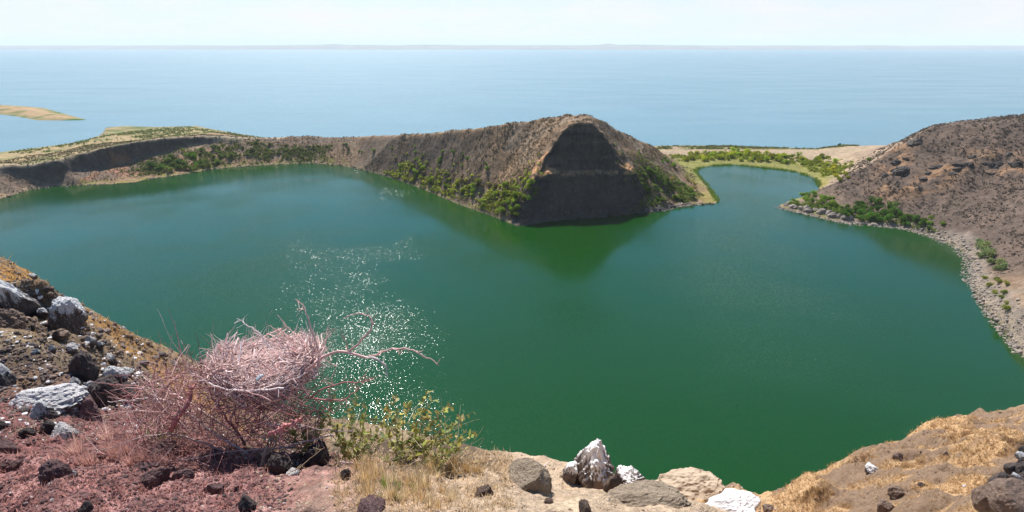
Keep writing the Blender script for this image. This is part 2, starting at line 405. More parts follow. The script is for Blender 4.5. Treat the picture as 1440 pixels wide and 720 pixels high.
# shore fringes: sedge green on the far side and bay, pale stones to the right
fr = (1 - sstep(2.5, 8.5, dsh + (dx1 - .5) * 7)) * (~lake_in) * (slope < .7)
green_side = (X > -330) & (X < 235) & (Y > 310)
C = mixc(C, c3(.19, .185, .035), fr * green_side * sstep(.35, .55, rough) * .8)
C = mixc(C, c3(.30, .22, .13), (1 - sstep(.8, 2.4, dsh + (dx1 - .5) * 2)) * (~lake_in) * .8)
C = mixc(C, c3(.14, .16, .04), sstep(.4, .55, rough) * (1 - sstep(1.0, 3.0, dsh)) * (~lake_in) * (X > 135) * (Y > 375) * .95)
tipg = (np.hypot(X - G(995,275,z=1)[0], Y - G(995,275,z=1)[1]) < 14) | (dist_poly(X, Y, [G(992,240,z=1), G(1130,250,z=1), G(1150,262,z=1)]) < 13)
C = mixc(C, c3(.25, .20, .06), tipg * (~lake_in) * (Zs < 3) * sstep(.3, .5, dx1) * .85)
cfoot = dist_poly(X, Y, [G(a, b, z=0) for a, b in [(738,316),(800,308),(860,304),(905,300)]]) < 9
C = mixc(C, c3(.075, .062, .058), (cfoot & ~lake_in) * .9)
stone = (1 - sstep(3, 8, dsh + (rough - .5) * 8)) * (~lake_in) * (X > 165) * (Y < 330)
C = mixc(C, c3(.27, .22, .18), stone * .6)
C = mixc(C, c3(.16, .115, .08), hill_w * sstep(.50, .66, big) * .35)
C *= (0.72 + 0.56 * rough2)[..., None]
# lake bed
C = mixc(C, c3(.07, .08, .03), lake_in * 1.0)
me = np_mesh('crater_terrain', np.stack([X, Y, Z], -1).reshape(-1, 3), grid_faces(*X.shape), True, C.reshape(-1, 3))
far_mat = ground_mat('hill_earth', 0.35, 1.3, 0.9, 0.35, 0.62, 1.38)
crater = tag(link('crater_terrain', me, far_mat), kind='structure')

isl = W([(-90,150),(-40,149),(0,148.5),(35,149.5),(60,152),(85,159),(119,168.3),(90,168.8),(55,168.6),(25,163),(0,160),(-60,157),(-110,154)])
ix_ = np.arange(min(p[0] for p in isl) - 12, max(p[0] for p in isl) + 12, 3.0); iy_ = np.arange(min(p[1] for p in isl) - 12, max(p[1] for p in isl) + 12, 3.0)
XI, YI = np.meshgrid(ix_, iy_); di = dist_poly(XI, YI, isl, True) * np.where(inside(XI, YI, isl), 1, -1); nI_ = fbm(XI / 20, YI / 20, 5, 201)
ZI = np.clip(di * .16, -4, 3.2 + nI_ * 2.5) + (nI_ - .5) * .8 * sstep(0, 8, di)
CI = mixc(np.zeros(XI.shape + (3,)) + c3(.36, .24, .13), c3(.12, .14, .04), sstep(.5, .6, nI_) * .8 + (1 - sstep(4, 12, np.abs(di))) * .5)
me = np_mesh('island', np.stack([XI, YI, ZI], -1).reshape(-1, 3), grid_faces(*XI.shape), True, CI.reshape(-1, 3))
tag(link('island', me, far_mat), kind='structure')

def bvh_of(X, Y, Z):
    v = np.stack([X, Y, Z], -1).reshape(-1, 3)
    return BVHTree.FromPolygons([tuple(p) for p in v.tolist()], grid_faces(*X.shape).tolist())
FAR = bvh_of(X, Y, Z)
FX, FY, FZ = xs, ys, Z

# ---- near ground: one sheet round the photographer, its cells growing with distance
az = np.linspace(R(-66), R(56), 860)
rr_ = np.exp(np.linspace(math.log(0.55), math.log(135), 760))
A, RR = np.meshgrid(az, rr_)
X = np.sin(A) * RR; Y = np.cos(A) * RR - 0.0
Zm = macro(X, Y); Zs = blur(Zm, 5)
r = RR
dn = np.stack([X, Y], -1)
near = 1 - sstep(4.5, 9, r)
lw = (X < -2) * sstep(3.5, 6, r)                    # the left slope
rw = sstep(0.1, 0.3, X / np.maximum(Y, .1)) * sstep(8, 12, r)
n_a = fbm(X / 0.55, Y / 0.55, 5, 101); n_b = fbm(X / 0.12, Y / 0.12, 4, 103); n_c = fbm(X / 2.6, Y / 2.6, 5, 105)
n_r = fbm(X / 1.5, Y / 1.5, 5, 107, ridged=True); n_g = fbm(X / 9, Y / 9, 4, 109)
n_d = fbm(X / 0.04, Y / 0.04, 3, 111)
redw = 1 - sstep(-1.25, -0.15, X + (n_a - .5) * .7 + (Y - 2) * .12)
Z = Zs + near * ((n_a - .5) * .20 + (n_b - .5) * (.075 + .05 * redw) + (n_d - .5) * .018 * (.5 + redw))
Z += (1 - near) * ((n_c - .5) * .9 + (n_a - .5) * .30 + (n_b - .5) * .09)
ledge = np.exp(-(dist_poly(X, Y, [G(a, b, y=y) for a, b, y in [(80,440,8.4),(130,488,7.4),(170,530,6.4),(210,575,5.6)]]) / 1.1) ** 2) * lw
Z += ledge * ((n_r - .62) * 1.5)
Z += rw * (fbm(X / 1.9, Y / 1.9, 4, 117, ridged=True) - .6) * 1.3
Z += rw * ((n_g - .5) * 3.0 * sstep(12, 25, r) + (fbm((X - Y * .55) / 3.5, (X * .55 + Y) / 14, 4, 115) - .5) * 1.8)
Z += sstep(50, 90, r) * (n_g - .5) * 6
Z[-1] -= 6
n_e = fbm(X / .25, Y / .25, 4, 121)
C = np.zeros(X.shape + (3,)) + c3(.42, .31, .215)
C = mixc(C, c3(.35, .25, .175), sstep(.45, .62, n_a) * .8)
C = mixc(C, c3(.52, .40, .28), sstep(.55, .7, n_e) * .6)
red = mixc(np.zeros(X.shape + (3,)) + c3(.27, .125, .11), c3(.38, .20, .18), sstep(.42, .62, n_e))
red = mixc(red, c3(.10, .052, .05), sstep(.55, .72, n_b) * .7)
C = C + (red - C) * redw[..., None]
lefts = mixc(np.zeros(X.shape + (3,)) + c3(.195, .135, .085), c3(.11, .078, .055), sstep(.48, .62, n_a))
lefts = mixc(lefts, c3(.27, .20, .12), sstep(.56, .68, n_c) * .8)
d_or = dist_poly(X, Y, [G(a, b, y=y) for a, b, y in [(70,420,12),(120,452,11.5),(170,490,11.5),(215,528,12),(262,570,12)]])
lefts = mixc(lefts, c3(.36, .185, .055), np.exp(-(d_or / 1.6) ** 2) * sstep(.38, .55, n_a) * .95)
redl = (1 - sstep(5.2, 7.4, r + (n_c - .5) * 3)) 
lefts = mixc(lefts, c3(.20, .085, .078), redl)
C = C + (lefts - C) * (sstep(3.6, 5.0, r) * (1 - sstep(-1.6, .6, X)))[..., None]
mound = mixc(np.zeros(X.shape + (3,)) + c3(.19, .125, .082), c3(.42, .265, .14), sstep(.40, .56, fbm(X / 1.3, Y / 1.3, 5, 131)) * sstep(.30, .52, fbm(X / 6, Y / 6, 3, 133)))
C = C + (mound - C) * rw[..., None]
C *= (0.75 + 0.5 * n_d)[..., None]
me = np_mesh('near_ground', np.stack([X, Y, Z], -1).reshape(-1, 3), grid_faces(*X.shape), True, C.reshape(-1, 3))
near_mat = ground_mat('near_earth', 14, 60, 0.03, 0.012, 0.6, 1.4)
tag(link('near_ground', me, near_mat), kind='structure')
NEAR = bvh_of(X, Y, Z)
NX, NY, NZ, NR, NA = X, Y, Z, rr_, az

def hit(px, py, tree=None):
    d = Vector(ray(px, py)).normalized(); o = Vector((0, 0, EYE))
    best = None
    for t in ((NEAR, FAR) if tree is None else (tree,)):
        h = t.ray_cast(o, d)
        if h[0] is not None and (best is None or h[3] < best[3]): best = h
    return best
def drop(x, y, tree=None):
    """ground height under a spot"""
    zs = []
    for t in ((NEAR, FAR) if tree is None else (tree,)):
        h = t.ray_cast(Vector((x, y, 300)), Vector((0, 0, -1)))
        if h[0] is not None: zs.append((h[0].z, h[1]))
    return max(zs, key=lambda q: q[0]) if zs else (0, Vector((0, 0, 1)))
# ------------------------------------------------------------------ water
def water_mat(name, body, rough, ripple, chop, sparkle_amp, cell, dens):
    m, n, l, b = new_mat(name, rough, 0.6)
    b.inputs['IOR'].default_value = 1.33
    geo = n.new('ShaderNodeNewGeometry')
    # murky body colour, drifting in large soft patches (algae)
    nb = n.new('ShaderNodeTexNoise'); nb.inputs['Scale'].default_value = 0.006; nb.inputs['Detail'].default_value = 4
    l.new(geo.outputs['Position'], nb.inputs['Vector'])
    mx = n.new('ShaderNodeMix'); mx.data_type = 'RGBA'
    mx.inputs['A'].default_value = (*[c * .85 for c in body], 1); mx.inputs['B'].default_value = (*[c * 1.15 for c in body], 1)
    l.new(nb.outputs['Fac'], mx.inputs['Factor']); l.new(mx.outputs['Result'], b.inputs['Base Color'])
    # ripples
    n1 = n.new('ShaderNodeTexNoise'); n1.inputs['Scale'].default_value = 0.55; n1.inputs['Detail'].default_value = 6; n1.inputs['Roughness'].default_value = .6
    mp = n.new('ShaderNodeMapping'); mp.inputs['Scale'].default_value = (1, 1.7, 1); mp.inputs['Rotation'].default_value = (0, 0, R(20))
    l.new(geo.outputs['Position'], mp.inputs['Vector']); l.new(mp.outputs['Vector'], n1.inputs['Vector'])
    bp = n.new('ShaderNodeBump'); bp.inputs['Distance'].default_value = ripple
    l.new(n1.outputs['Fac'], bp.inputs['Height'])
    # wind ruffled patches where single wavelets tilt enough to flash
    pat = n.new('ShaderNodeTexNoise'); pat.inputs['Scale'].default_value = 0.014; pat.inputs['Detail'].default_value = 3
    l.new(geo.outputs['Position'], pat.inputs['Vector'])
    pr = n.new('ShaderNodeMapRange'); pr.inputs['From Min'].default_value = .38; pr.inputs['From Max'].default_value = .62
    pr.inputs['To Min'].default_value = dens * .3; pr.inputs['To Max'].default_value = dens
    l.new(pat.outputs['Fac'], pr.inputs['Value'])
    vo = n.new('ShaderNodeTexVoronoi'); vo.inputs['Scale'].default_value = 1 / cell
    l.new(mp.outputs['Vector'], vo.inputs['Vector'])
    sp = n.new('ShaderNodeSeparateColor'); l.new(vo.outputs['Color'], sp.inputs['Color'])
    lt = n.new('ShaderNodeMath'); lt.operation = 'LESS_THAN'; l.new(sp.outputs['Blue'], lt.inputs[0]); l.new(pr.outputs[0], lt.inputs[1])
    bs = n.new('ShaderNodeMath'); bs.operation = 'POWER'; l.new(sp.outputs['Blue'], bs.inputs[0]); bs.inputs[1].default_value = .55
    lb = n.new('ShaderNodeMath'); lb.operation = 'MULTIPLY'; l.new(lt.outputs[0], lb.inputs[0]); l.new(bs.outputs[0], lb.inputs[1]); lt = lb
    # wind lanes: long bands of slightly duller water
    wm_ = n.new('ShaderNodeMapping'); wm_.inputs['Scale'].default_value = (.004, .017, 1); wm_.inputs['Rotation'].default_value = (0, 0, R(14))
    wn_ = n.new('ShaderNodeTexNoise'); wn_.inputs['Scale'].default_value = 1; wn_.inputs['Detail'].default_value = 5; wn_.inputs['Distortion'].default_value = .6
    wr_ = n.new('ShaderNodeMapRange'); wr_.inputs['From Min'].default_value = .38; wr_.inputs['From Max'].default_value = .62
    wr_.inputs['To Min'].default_value = rough * (1 - chop * .5); wr_.inputs['To Max'].default_value = rough * (1 + chop)
    l.new(geo.outputs['Position'], wm_.inputs['Vector']); l.new(wm_.outputs['Vector'], wn_.inputs['Vector']); l.new(wn_.outputs['Fac'], wr_.inputs['Value'])
    l.new(wr_.outputs[0], b.inputs['Roughness'])
    def cen(o, k_=1.0):
        a = n.new('ShaderNodeMath'); a.operation = 'SUBTRACT'; l.new(o, a.inputs[0]); a.inputs[1].default_value = .5
        c = n.new('ShaderNodeMath'); c.operation = 'MULTIPLY'; l.new(a.outputs[0], c.inputs[0]); c.inputs[1].default_value = sparkle_amp * 2 * k_
        ab = n.new('ShaderNodeMath'); ab.operation = 'ABSOLUTE'; l.new(a.outputs[0], ab.inputs[0])
        pw = n.new('ShaderNodeMath'); pw.operation = 'POWER'; l.new(ab.outputs[0], pw.inputs[0]); pw.inputs[1].default_value = 0.5
        cp = n.new('ShaderNodeMath'); cp.operation = 'MULTIPLY'; l.new(c.outputs[0], cp.inputs[0]); l.new(pw.outputs[0], cp.inputs[1]); c = cp
        e = n.new('ShaderNodeMath'); e.operation = 'MULTIPLY'; l.new(c.outputs[0], e.inputs[0]); l.new(lt.outputs[0], e.inputs[1])
        return e
    cx, cy = cen(sp.outputs['Red'], .30), cen(sp.outputs['Green'])
    cb = n.new('ShaderNodeCombineXYZ'); l.new(cx.outputs[0], cb.inputs[0]); l.new(cy.outputs[0], cb.inputs[1])
    ad = n.new('ShaderNodeVectorMath'); ad.operation = 'ADD'; rt = n.new('ShaderNodeVectorRotate'); rt.rotation_type = 'Z_AXIS'; rt.inputs['Angle'].default_value = -SUN_AZ
    l.new(cb.outputs[0], rt.inputs['Vector'])
    l.new(bp.outputs['Normal'], ad.inputs[0]); l.new(rt.outputs[0], ad.inputs[1])
    nm = n.new('ShaderNodeVectorMath'); nm.operation = 'NORMALIZE'; l.new(ad.outputs[0], nm.inputs[0])
    l.new(nm.outputs[0], b.inputs['Normal'])
    return m

def fan_mesh(name, poly, z):
    bm = bmesh.new()
    bm.faces.new([bm.verts.new((p[0], p[1], z)) for p in poly])
    bmesh.ops.triangulate(bm, faces=bm.faces[:])
    bmesh.ops.recalc_face_normals(bm, faces=bm.faces[:])
    me = bpy.data.meshes.new(name); bm.to_mesh(me); bm.free()
    if me.polygons[0].normal.z < 0: me.flip_normals()
    return me
# the crater lake reaches a little way in under its banks
cx_, cy_ = -40, 260
bank = []
nI = len(INNER)
for i in range(nI):
    a = Vector(INNER[i - 1][:2]); c = Vector(INNER[(i + 1) % nI][:2]); t = (c - a).normalized()
    nrm = Vector((t.y, -t.x))
    p = Vector(INNER[i][:2])
    bank.append((p, nrm))
area = sum(INNER[i][0] * INNER[(i + 1) % nI][1] - INNER[(i + 1) % nI][0] * INNER[i][1] for i in range(nI))
sgn = 1 if area > 0 else -1
bank = [tuple(p + n_ * sgn * 2.0) for p, n_ in bank]
green_water = water_mat('green_lake_water', (.005, .043, .0032), 0.065, 0.022, .25, 0.52, 0.17, 1.0)
blue_water = water_mat('blue_lake_water', (.095, .19, .225), 0.24, 0.12, .12, 0.24, 1.1, 0.5)
tag(link('crater_lake', fan_mesh('crater_lake', bank, 0.0), green_water), kind='structure')
tag(link('outer_lake', fan_mesh('outer_lake', [(-60000,-60000),(60000,-60000),(60000,60000),(-60000,60000)], -0.35), blue_water), kind='structure')
tag(link('lake_bed', fan_mesh('lake_bed', [(-60000,-60000),(60000,-60000),(60000,60000),(-60000,60000)], -26.0), far_mat), kind='structure')

# low far shore with a few worn hills
def far_ridge(name, y0, y1, x0, x1, hfun, nx=500, ny=12):
    gx_ = np.linspace(x0, x1, nx); gy_ = np.linspace(0, 1, ny)
    XX, VV = np.meshgrid(gx_, gy_)
    front = y0 + (fbm(XX / 2500, XX * 0 + 3, 4, 7) - .5) * 900
    YY = lerp(front, y1, VV)
    H = hfun(XX, VV)
    H[0] = -3
    return np_mesh(name, np.stack([XX, YY, H], -1).reshape(-1, 3), grid_faces(ny, nx), True, np.zeros((XX.size, 3)) + c3(.21, .20, .18) * (0.6 + .9 * fbm(XX / 300, YY / 300, 4, 9)).reshape(-1, 1))
def hf(XX, VV):
    base = 8 + 55 * VV + 25 * fbm(XX / 900, VV * 4, 4, 5) * VV
    hill = (fbm(XX / 5200, XX * 0, 4, 77) - .38) * 240 * np.exp(-((XX + 500) / 5200) ** 2)
    cone = 35 * np.exp(-((XX - 2500) / 160) ** 2) + 25 * np.exp(-((XX + 4700) / 260) ** 2)
    return base + (np.clip(hill, 0, 200) + cone) * np.exp(-((VV - .85) / .12) ** 2)
tag(link('far_shore', far_ridge('far_shore', 12500, 16500, -26000, 26000, hf), far_mat), kind='structure')

# ------------------------------------------------------------------ haze
def box_mesh(name, lo, hi):
    v = [(x, y, z) for x in (lo[0], hi[0]) for y in (lo[1], hi[1]) for z in (lo[2], hi[2])]
    f = [(0,1,3,2),(4,6,7,5),(0,4,5,1),(2,3,7,6),(0,2,6,4),(1,5,7,3)]
    return np_mesh(name, v, f)
hm = bpy.data.materials.new('haze_air'); hm.use_nodes = True
hn = hm.node_tree.nodes; hl = hm.node_tree.links
hn.remove(hn['Principled BSDF'])
pv = hn.new('ShaderNodeVolumePrincipled')
pv.inputs['Color'].default_value = (.92, .96, 1.0, 1)
pv.inputs['Density'].default_value = HAZE if 'HAZE' in globals() else 0.000055
pv.inputs['Anisotropy'].default_value = 0.0
hl.new(pv.outputs['Volume'], hn['Material Output'].inputs['Volume'])
tag(link('haze', box_mesh('haze', (-61000,-61000,-28), (61000,61000,330)), hm), kind='stuff')
# ------------------------------------------------------------------ loose geometry helpers
rng = np.random.default_rng(7); random.seed(7)
FWD = Vector((0, CT, -ST))
def depth_of(p): return (Vector(p) - Vector((0, 0, EYE))).dot(FWD)
def px2m(px, p): return px * depth_of(p) / FOC

_bm = bmesh.new(); bmesh.ops.create_icosphere(_bm, subdivisions=4, radius=1.0)
ICO4 = (np.array([v.co[:] for v in _bm.verts]), np.array([[v.index for v in f.verts] for f in _bm.faces])); _bm.free()
_bm = bmesh.new(); bmesh.ops.create_icosphere(_bm, subdivisions=5, radius=1.0)
ICO5 = (np.array([v.co[:] for v in _bm.verts]), np.array([[v.index for v in f.verts] for f in _bm.faces])); _bm.free()
_bm = bmesh.new(); bmesh.ops.create_icosphere(_bm, subdivisions=2, radius=1.0)
ICO1 = (np.array([v.co[:] for v in _bm.verts]), np.array([[v.index for v in f.verts] for f in _bm.faces])); _bm.free()

def rock_verts(ico, seed, planes=16, grit=.05, soft=.25):
    g = np.random.default_rng(seed)
    V = ico[0]
    nn = g.normal(size=(planes, 3)); nn /= np.linalg.norm(nn, axis=1)[:, None]
    h = g.uniform(.62, 1.0, planes)
    dots = V @ nn.T
    rad = np.where(dots > .08, h / np.maximum(dots, .08), 9).min(1)
    rad = np.minimum(rad, 1.15)
    rad = rad * (1 - soft) + soft * .9
    q = V * 2.1 + seed * 1.37
    ns = fbm(q[:, 0] + q[:, 2] * .7, q[:, 1] - q[:, 2] * .8, 5, seed % 97, .6) - .5
    ns2 = fbm(q[:, 0] * 4 - q[:, 2] * 3, q[:, 1] * 4 + q[:, 2] * 3.3, 4, seed % 89) - .5
    rad = rad * (1 + ns * .35 + ns2 * grit * 2)
    return V * rad[:, None]

def rock_mat(name, base, dark, white, cap=0.55, warm=None):
    """stone with droppings dried white over its upper side; cap: how far down they run"""
    m, n, l, b = new_mat(name, 0.85, 0.25)
    tcn = n.new('ShaderNodeTexCoord')
    n1 = n.new('ShaderNodeTexNoise'); n1.inputs['Scale'].default_value = 2.2; n1.inputs['Detail'].default_value = 8; n1.inputs['Roughness'].default_value = .68
    n2 = n.new('ShaderNodeTexNoise'); n2.inputs['Scale'].default_value = 11; n2.inputs['Detail'].default_value = 5; n2.inputs['Roughness'].default_value = .7
    l.new(tcn.outputs['Object'], n1.inputs['Vector']); l.new(tcn.outputs['Object'], n2.inputs['Vector'])
    r1 = n.new('ShaderNodeMapRange'); r1.inputs['From Min'].default_value = .35; r1.inputs['From Max'].default_value = .65
    l.new(n1.outputs['Fac'], r1.inputs['Value'])
    mx = n.new('ShaderNodeMix'); mx.data_type = 'RGBA'; mx.inputs['A'].default_value = (*base, 1); mx.inputs['B'].default_value = (*dark, 1)
    l.new(r1.outputs[0], mx.inputs['Factor'])
    out = mx.outputs['Result']
    if white:
        geo = n.new('ShaderNodeNewGeometry'); sx_ = n.new('ShaderNodeSeparateXYZ'); l.new(geo.outputs['Normal'], sx_.inputs[0])
        so = n.new('ShaderNodeSeparateXYZ'); l.new(tcn.outputs['Object'], so.inputs[0])
        st = n.new('ShaderNodeTexNoise'); st.inputs['Scale'].default_value = 4; st.inputs['Detail'].default_value = 9; st.inputs['Roughness'].default_value = .72
        mpn = n.new('ShaderNodeMapping'); mpn.inputs['Scale'].default_value = (1.6, 1.6, .35)
        l.new(tcn.outputs['Object'], mpn.inputs['Vector']); l.new(mpn.outputs['Vector'], st.inputs['Vector'])
        a1 = n.new('ShaderNodeMath'); a1.operation = 'MULTIPLY_ADD'; l.new(sx_.outputs['Z'], a1.inputs[0]); a1.inputs[1].default_value = .45; l.new(so.outputs['Z'], a1.inputs[2])
        a2 = n.new('ShaderNodeMath'); a2.operation = 'MULTIPLY_ADD'; l.new(st.outputs['Fac'], a2.inputs[0]); a2.inputs[1].default_value = 2.4; l.new(a1.outputs[0], a2.inputs[2])
        r2 = n.new('ShaderNodeMapRange'); r2.inputs['From Min'].default_value = 2.2 - cap; r2.inputs['From Max'].default_value = 2.52 - cap
        l.new(a2.outputs[0], r2.inputs['Value'])
        m2 = n.new('ShaderNodeMix'); m2.data_type = 'RGBA'; m2.inputs['B'].default_value = (*white, 1)
        l.new(r2.outputs[0], m2.inputs['Factor']); l.new(out, m2.inputs['A']); out = m2.outputs['Result']
    m3 = n.new('ShaderNodeMix'); m3.data_type = 'RGBA'; m3.blend_type = 'MULTIPLY'; m3.inputs['Factor'].default_value = .55
    l.new(out, m3.inputs['A']); l.new(n2.outputs['Fac'], m3.inputs['B'])
    g3 = n.new('ShaderNodeMix'); g3.data_type = 'RGBA'; g3.blend_type = 'MULTIPLY'; g3.inputs['Factor'].default_value = 1; g3.inputs['B'].default_value = (1.25, 1.25, 1.25, 1)
    l.new(m3.outputs['Result'], g3.inputs['A']); l.new(g3.outputs['Result'], b.inputs['Base Color'])
    bp = n.new('ShaderNodeBump'); bp.inputs['Distance'].default_value = .06; bp2 = n.new('ShaderNodeBump'); bp2.inputs['Distance'].default_value = .02
    l.new(n1.outputs['Fac'], bp.inputs['Height']); l.new(n2.outputs['Fac'], bp2.inputs['Height']); l.new(bp.outputs['Normal'], bp2.inputs['Normal'])
    l.new(bp2.outputs['Normal'], b.inputs['Normal'])
    return m

# ------------------------------------------------------------------ foliage
def leaf_mat(name):
    m = bpy.data.materials.new(name); m.use_nodes = True
    n, l = m.node_tree.nodes, m.node_tree.links; n.clear()
    at = n.new('ShaderNodeAttribute'); at.attribute_name = 'tone'
    oi = n.new('ShaderNodeObjectInfo')
    vm = n.new('ShaderNodeVectorMath'); vm.operation = 'MULTIPLY'; l.new(at.outputs['Color'], vm.inputs[0]); l.new(oi.outputs['Color'], vm.inputs[1])
    d = n.new('ShaderNodeBsdfDiffuse'); t = n.new('ShaderNodeBsdfTranslucent'); mx = n.new('ShaderNodeMixShader'); mx.inputs[0].default_value = .42
    l.new(vm.outputs[0], d.inputs['Color']); l.new(vm.outputs[0], t.inputs['Color'])
    l.new(d.outputs[0], mx.inputs[1]); l.new(t.outputs[0], mx.inputs[2])
    o = n.new('ShaderNodeOutputMaterial'); l.new(mx.outputs[0], o.inputs['Surface'])
    return m
foliage_mat = leaf_mat('shrub_leaves')

def quads_at(P, size, g, flat=0.0):
    """small leaf cards of random lie; P (n,3), size (n,)"""
    n = len(P)
    a = g.normal(size=(n, 3)); a /= np.linalg.norm(a, axis=1)[:, None]
    c = g.normal(size=(n, 3)); c[:, 2] += flat; b = np.cross(a, c); b /= np.linalg.norm(b, axis=1)[:, None]
    a = np.cross(b, np.cross(a, b))
    s = size[:, None]
    V = np.stack([P - a * s, P + b * s * .55, P + a * s, P - b * s * .55], 1).reshape(-1, 3)
    return V, np.arange(n * 4).reshape(-1, 4)

def crown_mesh(name, seed, lobes=8, leaves=520, leaf=.055, tall=.75):
    """unit-wide shrub crown standing on z=0"""
    g = np.random.default_rng(seed)
    pts = []; tone = []
    for i in range(lobes):
        ang = g.uniform(0, 2 * math.pi); rr = g.uniform(.05, .30)
        c = np.array([math.cos(ang) * rr, math.sin(ang) * rr, g.uniform(.18, .62) * tall]); s = g.uniform(.13, .24)
        k = leaves // lobes
        d = g.normal(size=(k, 3)); d /= np.linalg.norm(d, axis=1)[:, None]
        rad = s * g.uniform(.45, 1.12, k) ** .6
        q = c + d * rad[:, None] * np.array([1, 1, .85]); q[:, 2] = np.maximum(q[:, 2], .01)
        pts.append(q); tone.append(np.full(k, g.uniform(.72, 1.28)))
    P = np.concatenate(pts); T = np.concatenate(tone) * g.uniform(.7, 1.3, len(P))
    V, F = quads_at(P, g.uniform(.6, 1.3, len(P)) * leaf, g)
    col = np.repeat(T, 4)[:, None] * np.array([[1, 1, 1]]) * np.repeat(g.uniform(.85, 1.15, (len(P), 3)), 4, 0)
    return np_mesh(name, V, F, False, col)
CROWNS = [crown_mesh('shrub', 300 + i, 6 + i % 5, 620, .052, .72 + .08 * (i % 4)) for i in range(8)]
for c in CROWNS: c.materials.append(foliage_mat)

def inpoly(px, py, poly):
    return bool(inside(np.array([px]), np.array([py]), poly)[0])
def cluster(name, poly, n, wm, col, label, cat, group, seed, tall=1.0, minsep=.30, colvar=.25):
    g = random.Random(seed); placed = []; placed_o = []
    xs_ = [p[0] for p in poly]; ys_ = [p[1] for p in poly]; tries = 0
    while len(placed) < n and tries < n * 60:
        tries += 1
        px, py = g.uniform(min(xs_), max(xs_)), g.uniform(min(ys_), max(ys_))
        if not inpoly(px, py, poly): continue
        h = hit(px, py, FAR)
        if h is None or h[0].z < 0.15: continue
        w = g.uniform(*wm) * 1.2
        if any((h[0] - q).length < minsep * (w + qw) * .5 for q, qw in placed): continue
        placed.append((h[0].copy(), w))
        o = link(name, CROWNS[g.randrange(8)], None, None, h[0] - Vector((0, 0, .03 * w)), (g.uniform(-.1, .1), g.uniform(-.1, .1), g.uniform(0, 6.28)),
                 (w * g.uniform(.85, 1.15), w * g.uniform(.85, 1.15), w * tall * g.uniform(.75, 1.1)))
        k = g.uniform(1 - colvar, 1 + colvar); y_ = g.uniform(-colvar, colvar) * .5
        o.color = (col[0] * k * (1 + y_), col[1] * k, col[2] * k, 1)
        tag(o, label, cat, group); placed_o.append(o)
    placed_o.sort(key=lambda q: q.location.x / q.location.y)
    m = len(placed_o)
    for i, q in enumerate(placed_o):
        if m <= 36:
            q['label'] = label + ', ' + ORD[i] + ' from left'
        else:
            q['label'] = label + (', left third', ', middle third', ', right third')[min(2, i * 3 // m)]
            q['group'] = group + (', left third', ', middle third', ', right third')[min(2, i * 3 // m)]
        if len(q['label'].replace(',', '').split()) > 16: print('LONG', q['label'])
    return placed
_t = 'first second third fourth fifth sixth seventh eighth ninth tenth eleventh twelfth thirteenth fourteenth fifteenth sixteenth seventeenth eighteenth nineteenth'.split()
ORD = _t + ['twentieth'] + ['twenty-' + w for w in _t[:9]] + ['thirtieth'] + ['thirty-' + w for w in _t[:9]]
GRN = (.16, .27, .03); YEL = (.42, .42, .03); DRK = (.13, .20, .035); GRY = (.25, .30, .12); BRN = (.20, .15, .07)
cluster('shrub', [(222,222),(250,214),(285,208),(330,205),(332,218),(300,240),(240,244),(212,240)], 34, (3.5, 7), DRK, 'dark green shrub packed under the long left rim cliff', 'shrub', 'dark shrubs under the left rim cliff', 1, colvar=.5)
cluster('shrub', [(265,212),(320,210),(325,222),(300,232),(215,236),(235,222)], 8, (3.5, 6), GRN, 'brighter green shrub among dark ones under the left rim cliff', 'shrub', 'bright shrubs under the left rim cliff', 2)
cluster('shrub', [(335,196),(480,198),(520,215),(500,226),(350,226)], 22, (2, 4.2), DRK, 'small dark shrub on the low rim left of the central hill', 'shrub', 'small dark shrubs on the low rim', 3, colvar=.5)
cluster('shrub', [(508,208),(600,206),(680,225),(690,240),(610,232),(540,220)], 16, (2.0, 4.2), GRN, 'bright green shrub halfway up the shoulder of the central hill', 'shrub', 'shrubs halfway up the central hill', 4)
cluster('shrub', [(548,232),(585,230),(640,250),(700,262),(752,252),(757,268),(728,305),(700,300),(660,284),(620,264),(575,248)], 56, (2.8, 5.6), (.25, .33, .035), 'yellow green shrub just above the shore strip of the central hill', 'shrub', 'yellow green shrubs along the central hill shore', 5, colvar=.4)
cluster('shrub', [(560,228),(700,258),(700,268),(560,240)], 14, (2.5, 4.5), BRN, 'brownish shrub among the green ones by the central hill shore', 'shrub', 'brown shrubs by the central hill shore', 6)
cluster('shrub', [(905,235),(935,250),(968,262),(978,276),(945,288),(912,284),(903,262)], 36, (2.5, 5.0), (.12, .20, .03), 'mid green shrub on the lakeside foot right of the dark cliff', 'shrub', 'green shrubs right of the dark cliff', 8, colvar=.5)
cluster('shrub', [(918,215),(946,222),(955,236),(935,238)], 8, (3, 5), GRN, 'green shrub in the saddle between central hill and sand spit', 'shrub', 'shrubs in the saddle behind the central hill', 9)
cluster('shrub', [(958,216),(1040,212),(1105,217),(1160,222),(1180,232),(1150,234),(1080,229),(1035,227),(965,228)], 66, (4, 7.5), (.33, .38, .03), 'lime green shrub in the belt behind the far bay beach', 'shrub', 'belt of lime shrubs behind the bay beach', 10, colvar=.35)
cluster('shrub', [(1150,228),(1180,236),(1196,250),(1182,258),(1168,248)], 18, (3, 5.5), YEL, 'yellow shrub on the sandy bank right of the narrow bay', 'shrub', 'yellow shrubs right of the bay', 11)
cluster('shrub', [(1108,280),(1150,272),(1178,276),(1180,292),(1140,290),(1108,289)], 22, (3.2, 5.5), (.20, .30, .035), 'fresh green shrub on the low rocky point in the lake', 'shrub', 'green shrubs on the low rocky point', 12)
cluster('shrub', [(1178,290),(1225,284),(1262,297),(1298,314),(1296,323),(1240,314),(1185,309)], 34, (4, 6.5), (.10, .20, .028), 'deep green shrub in the thicket at the right hill foot', 'shrub', 'deep green thicket at the foot of the right hill', 13, tall=1.2)
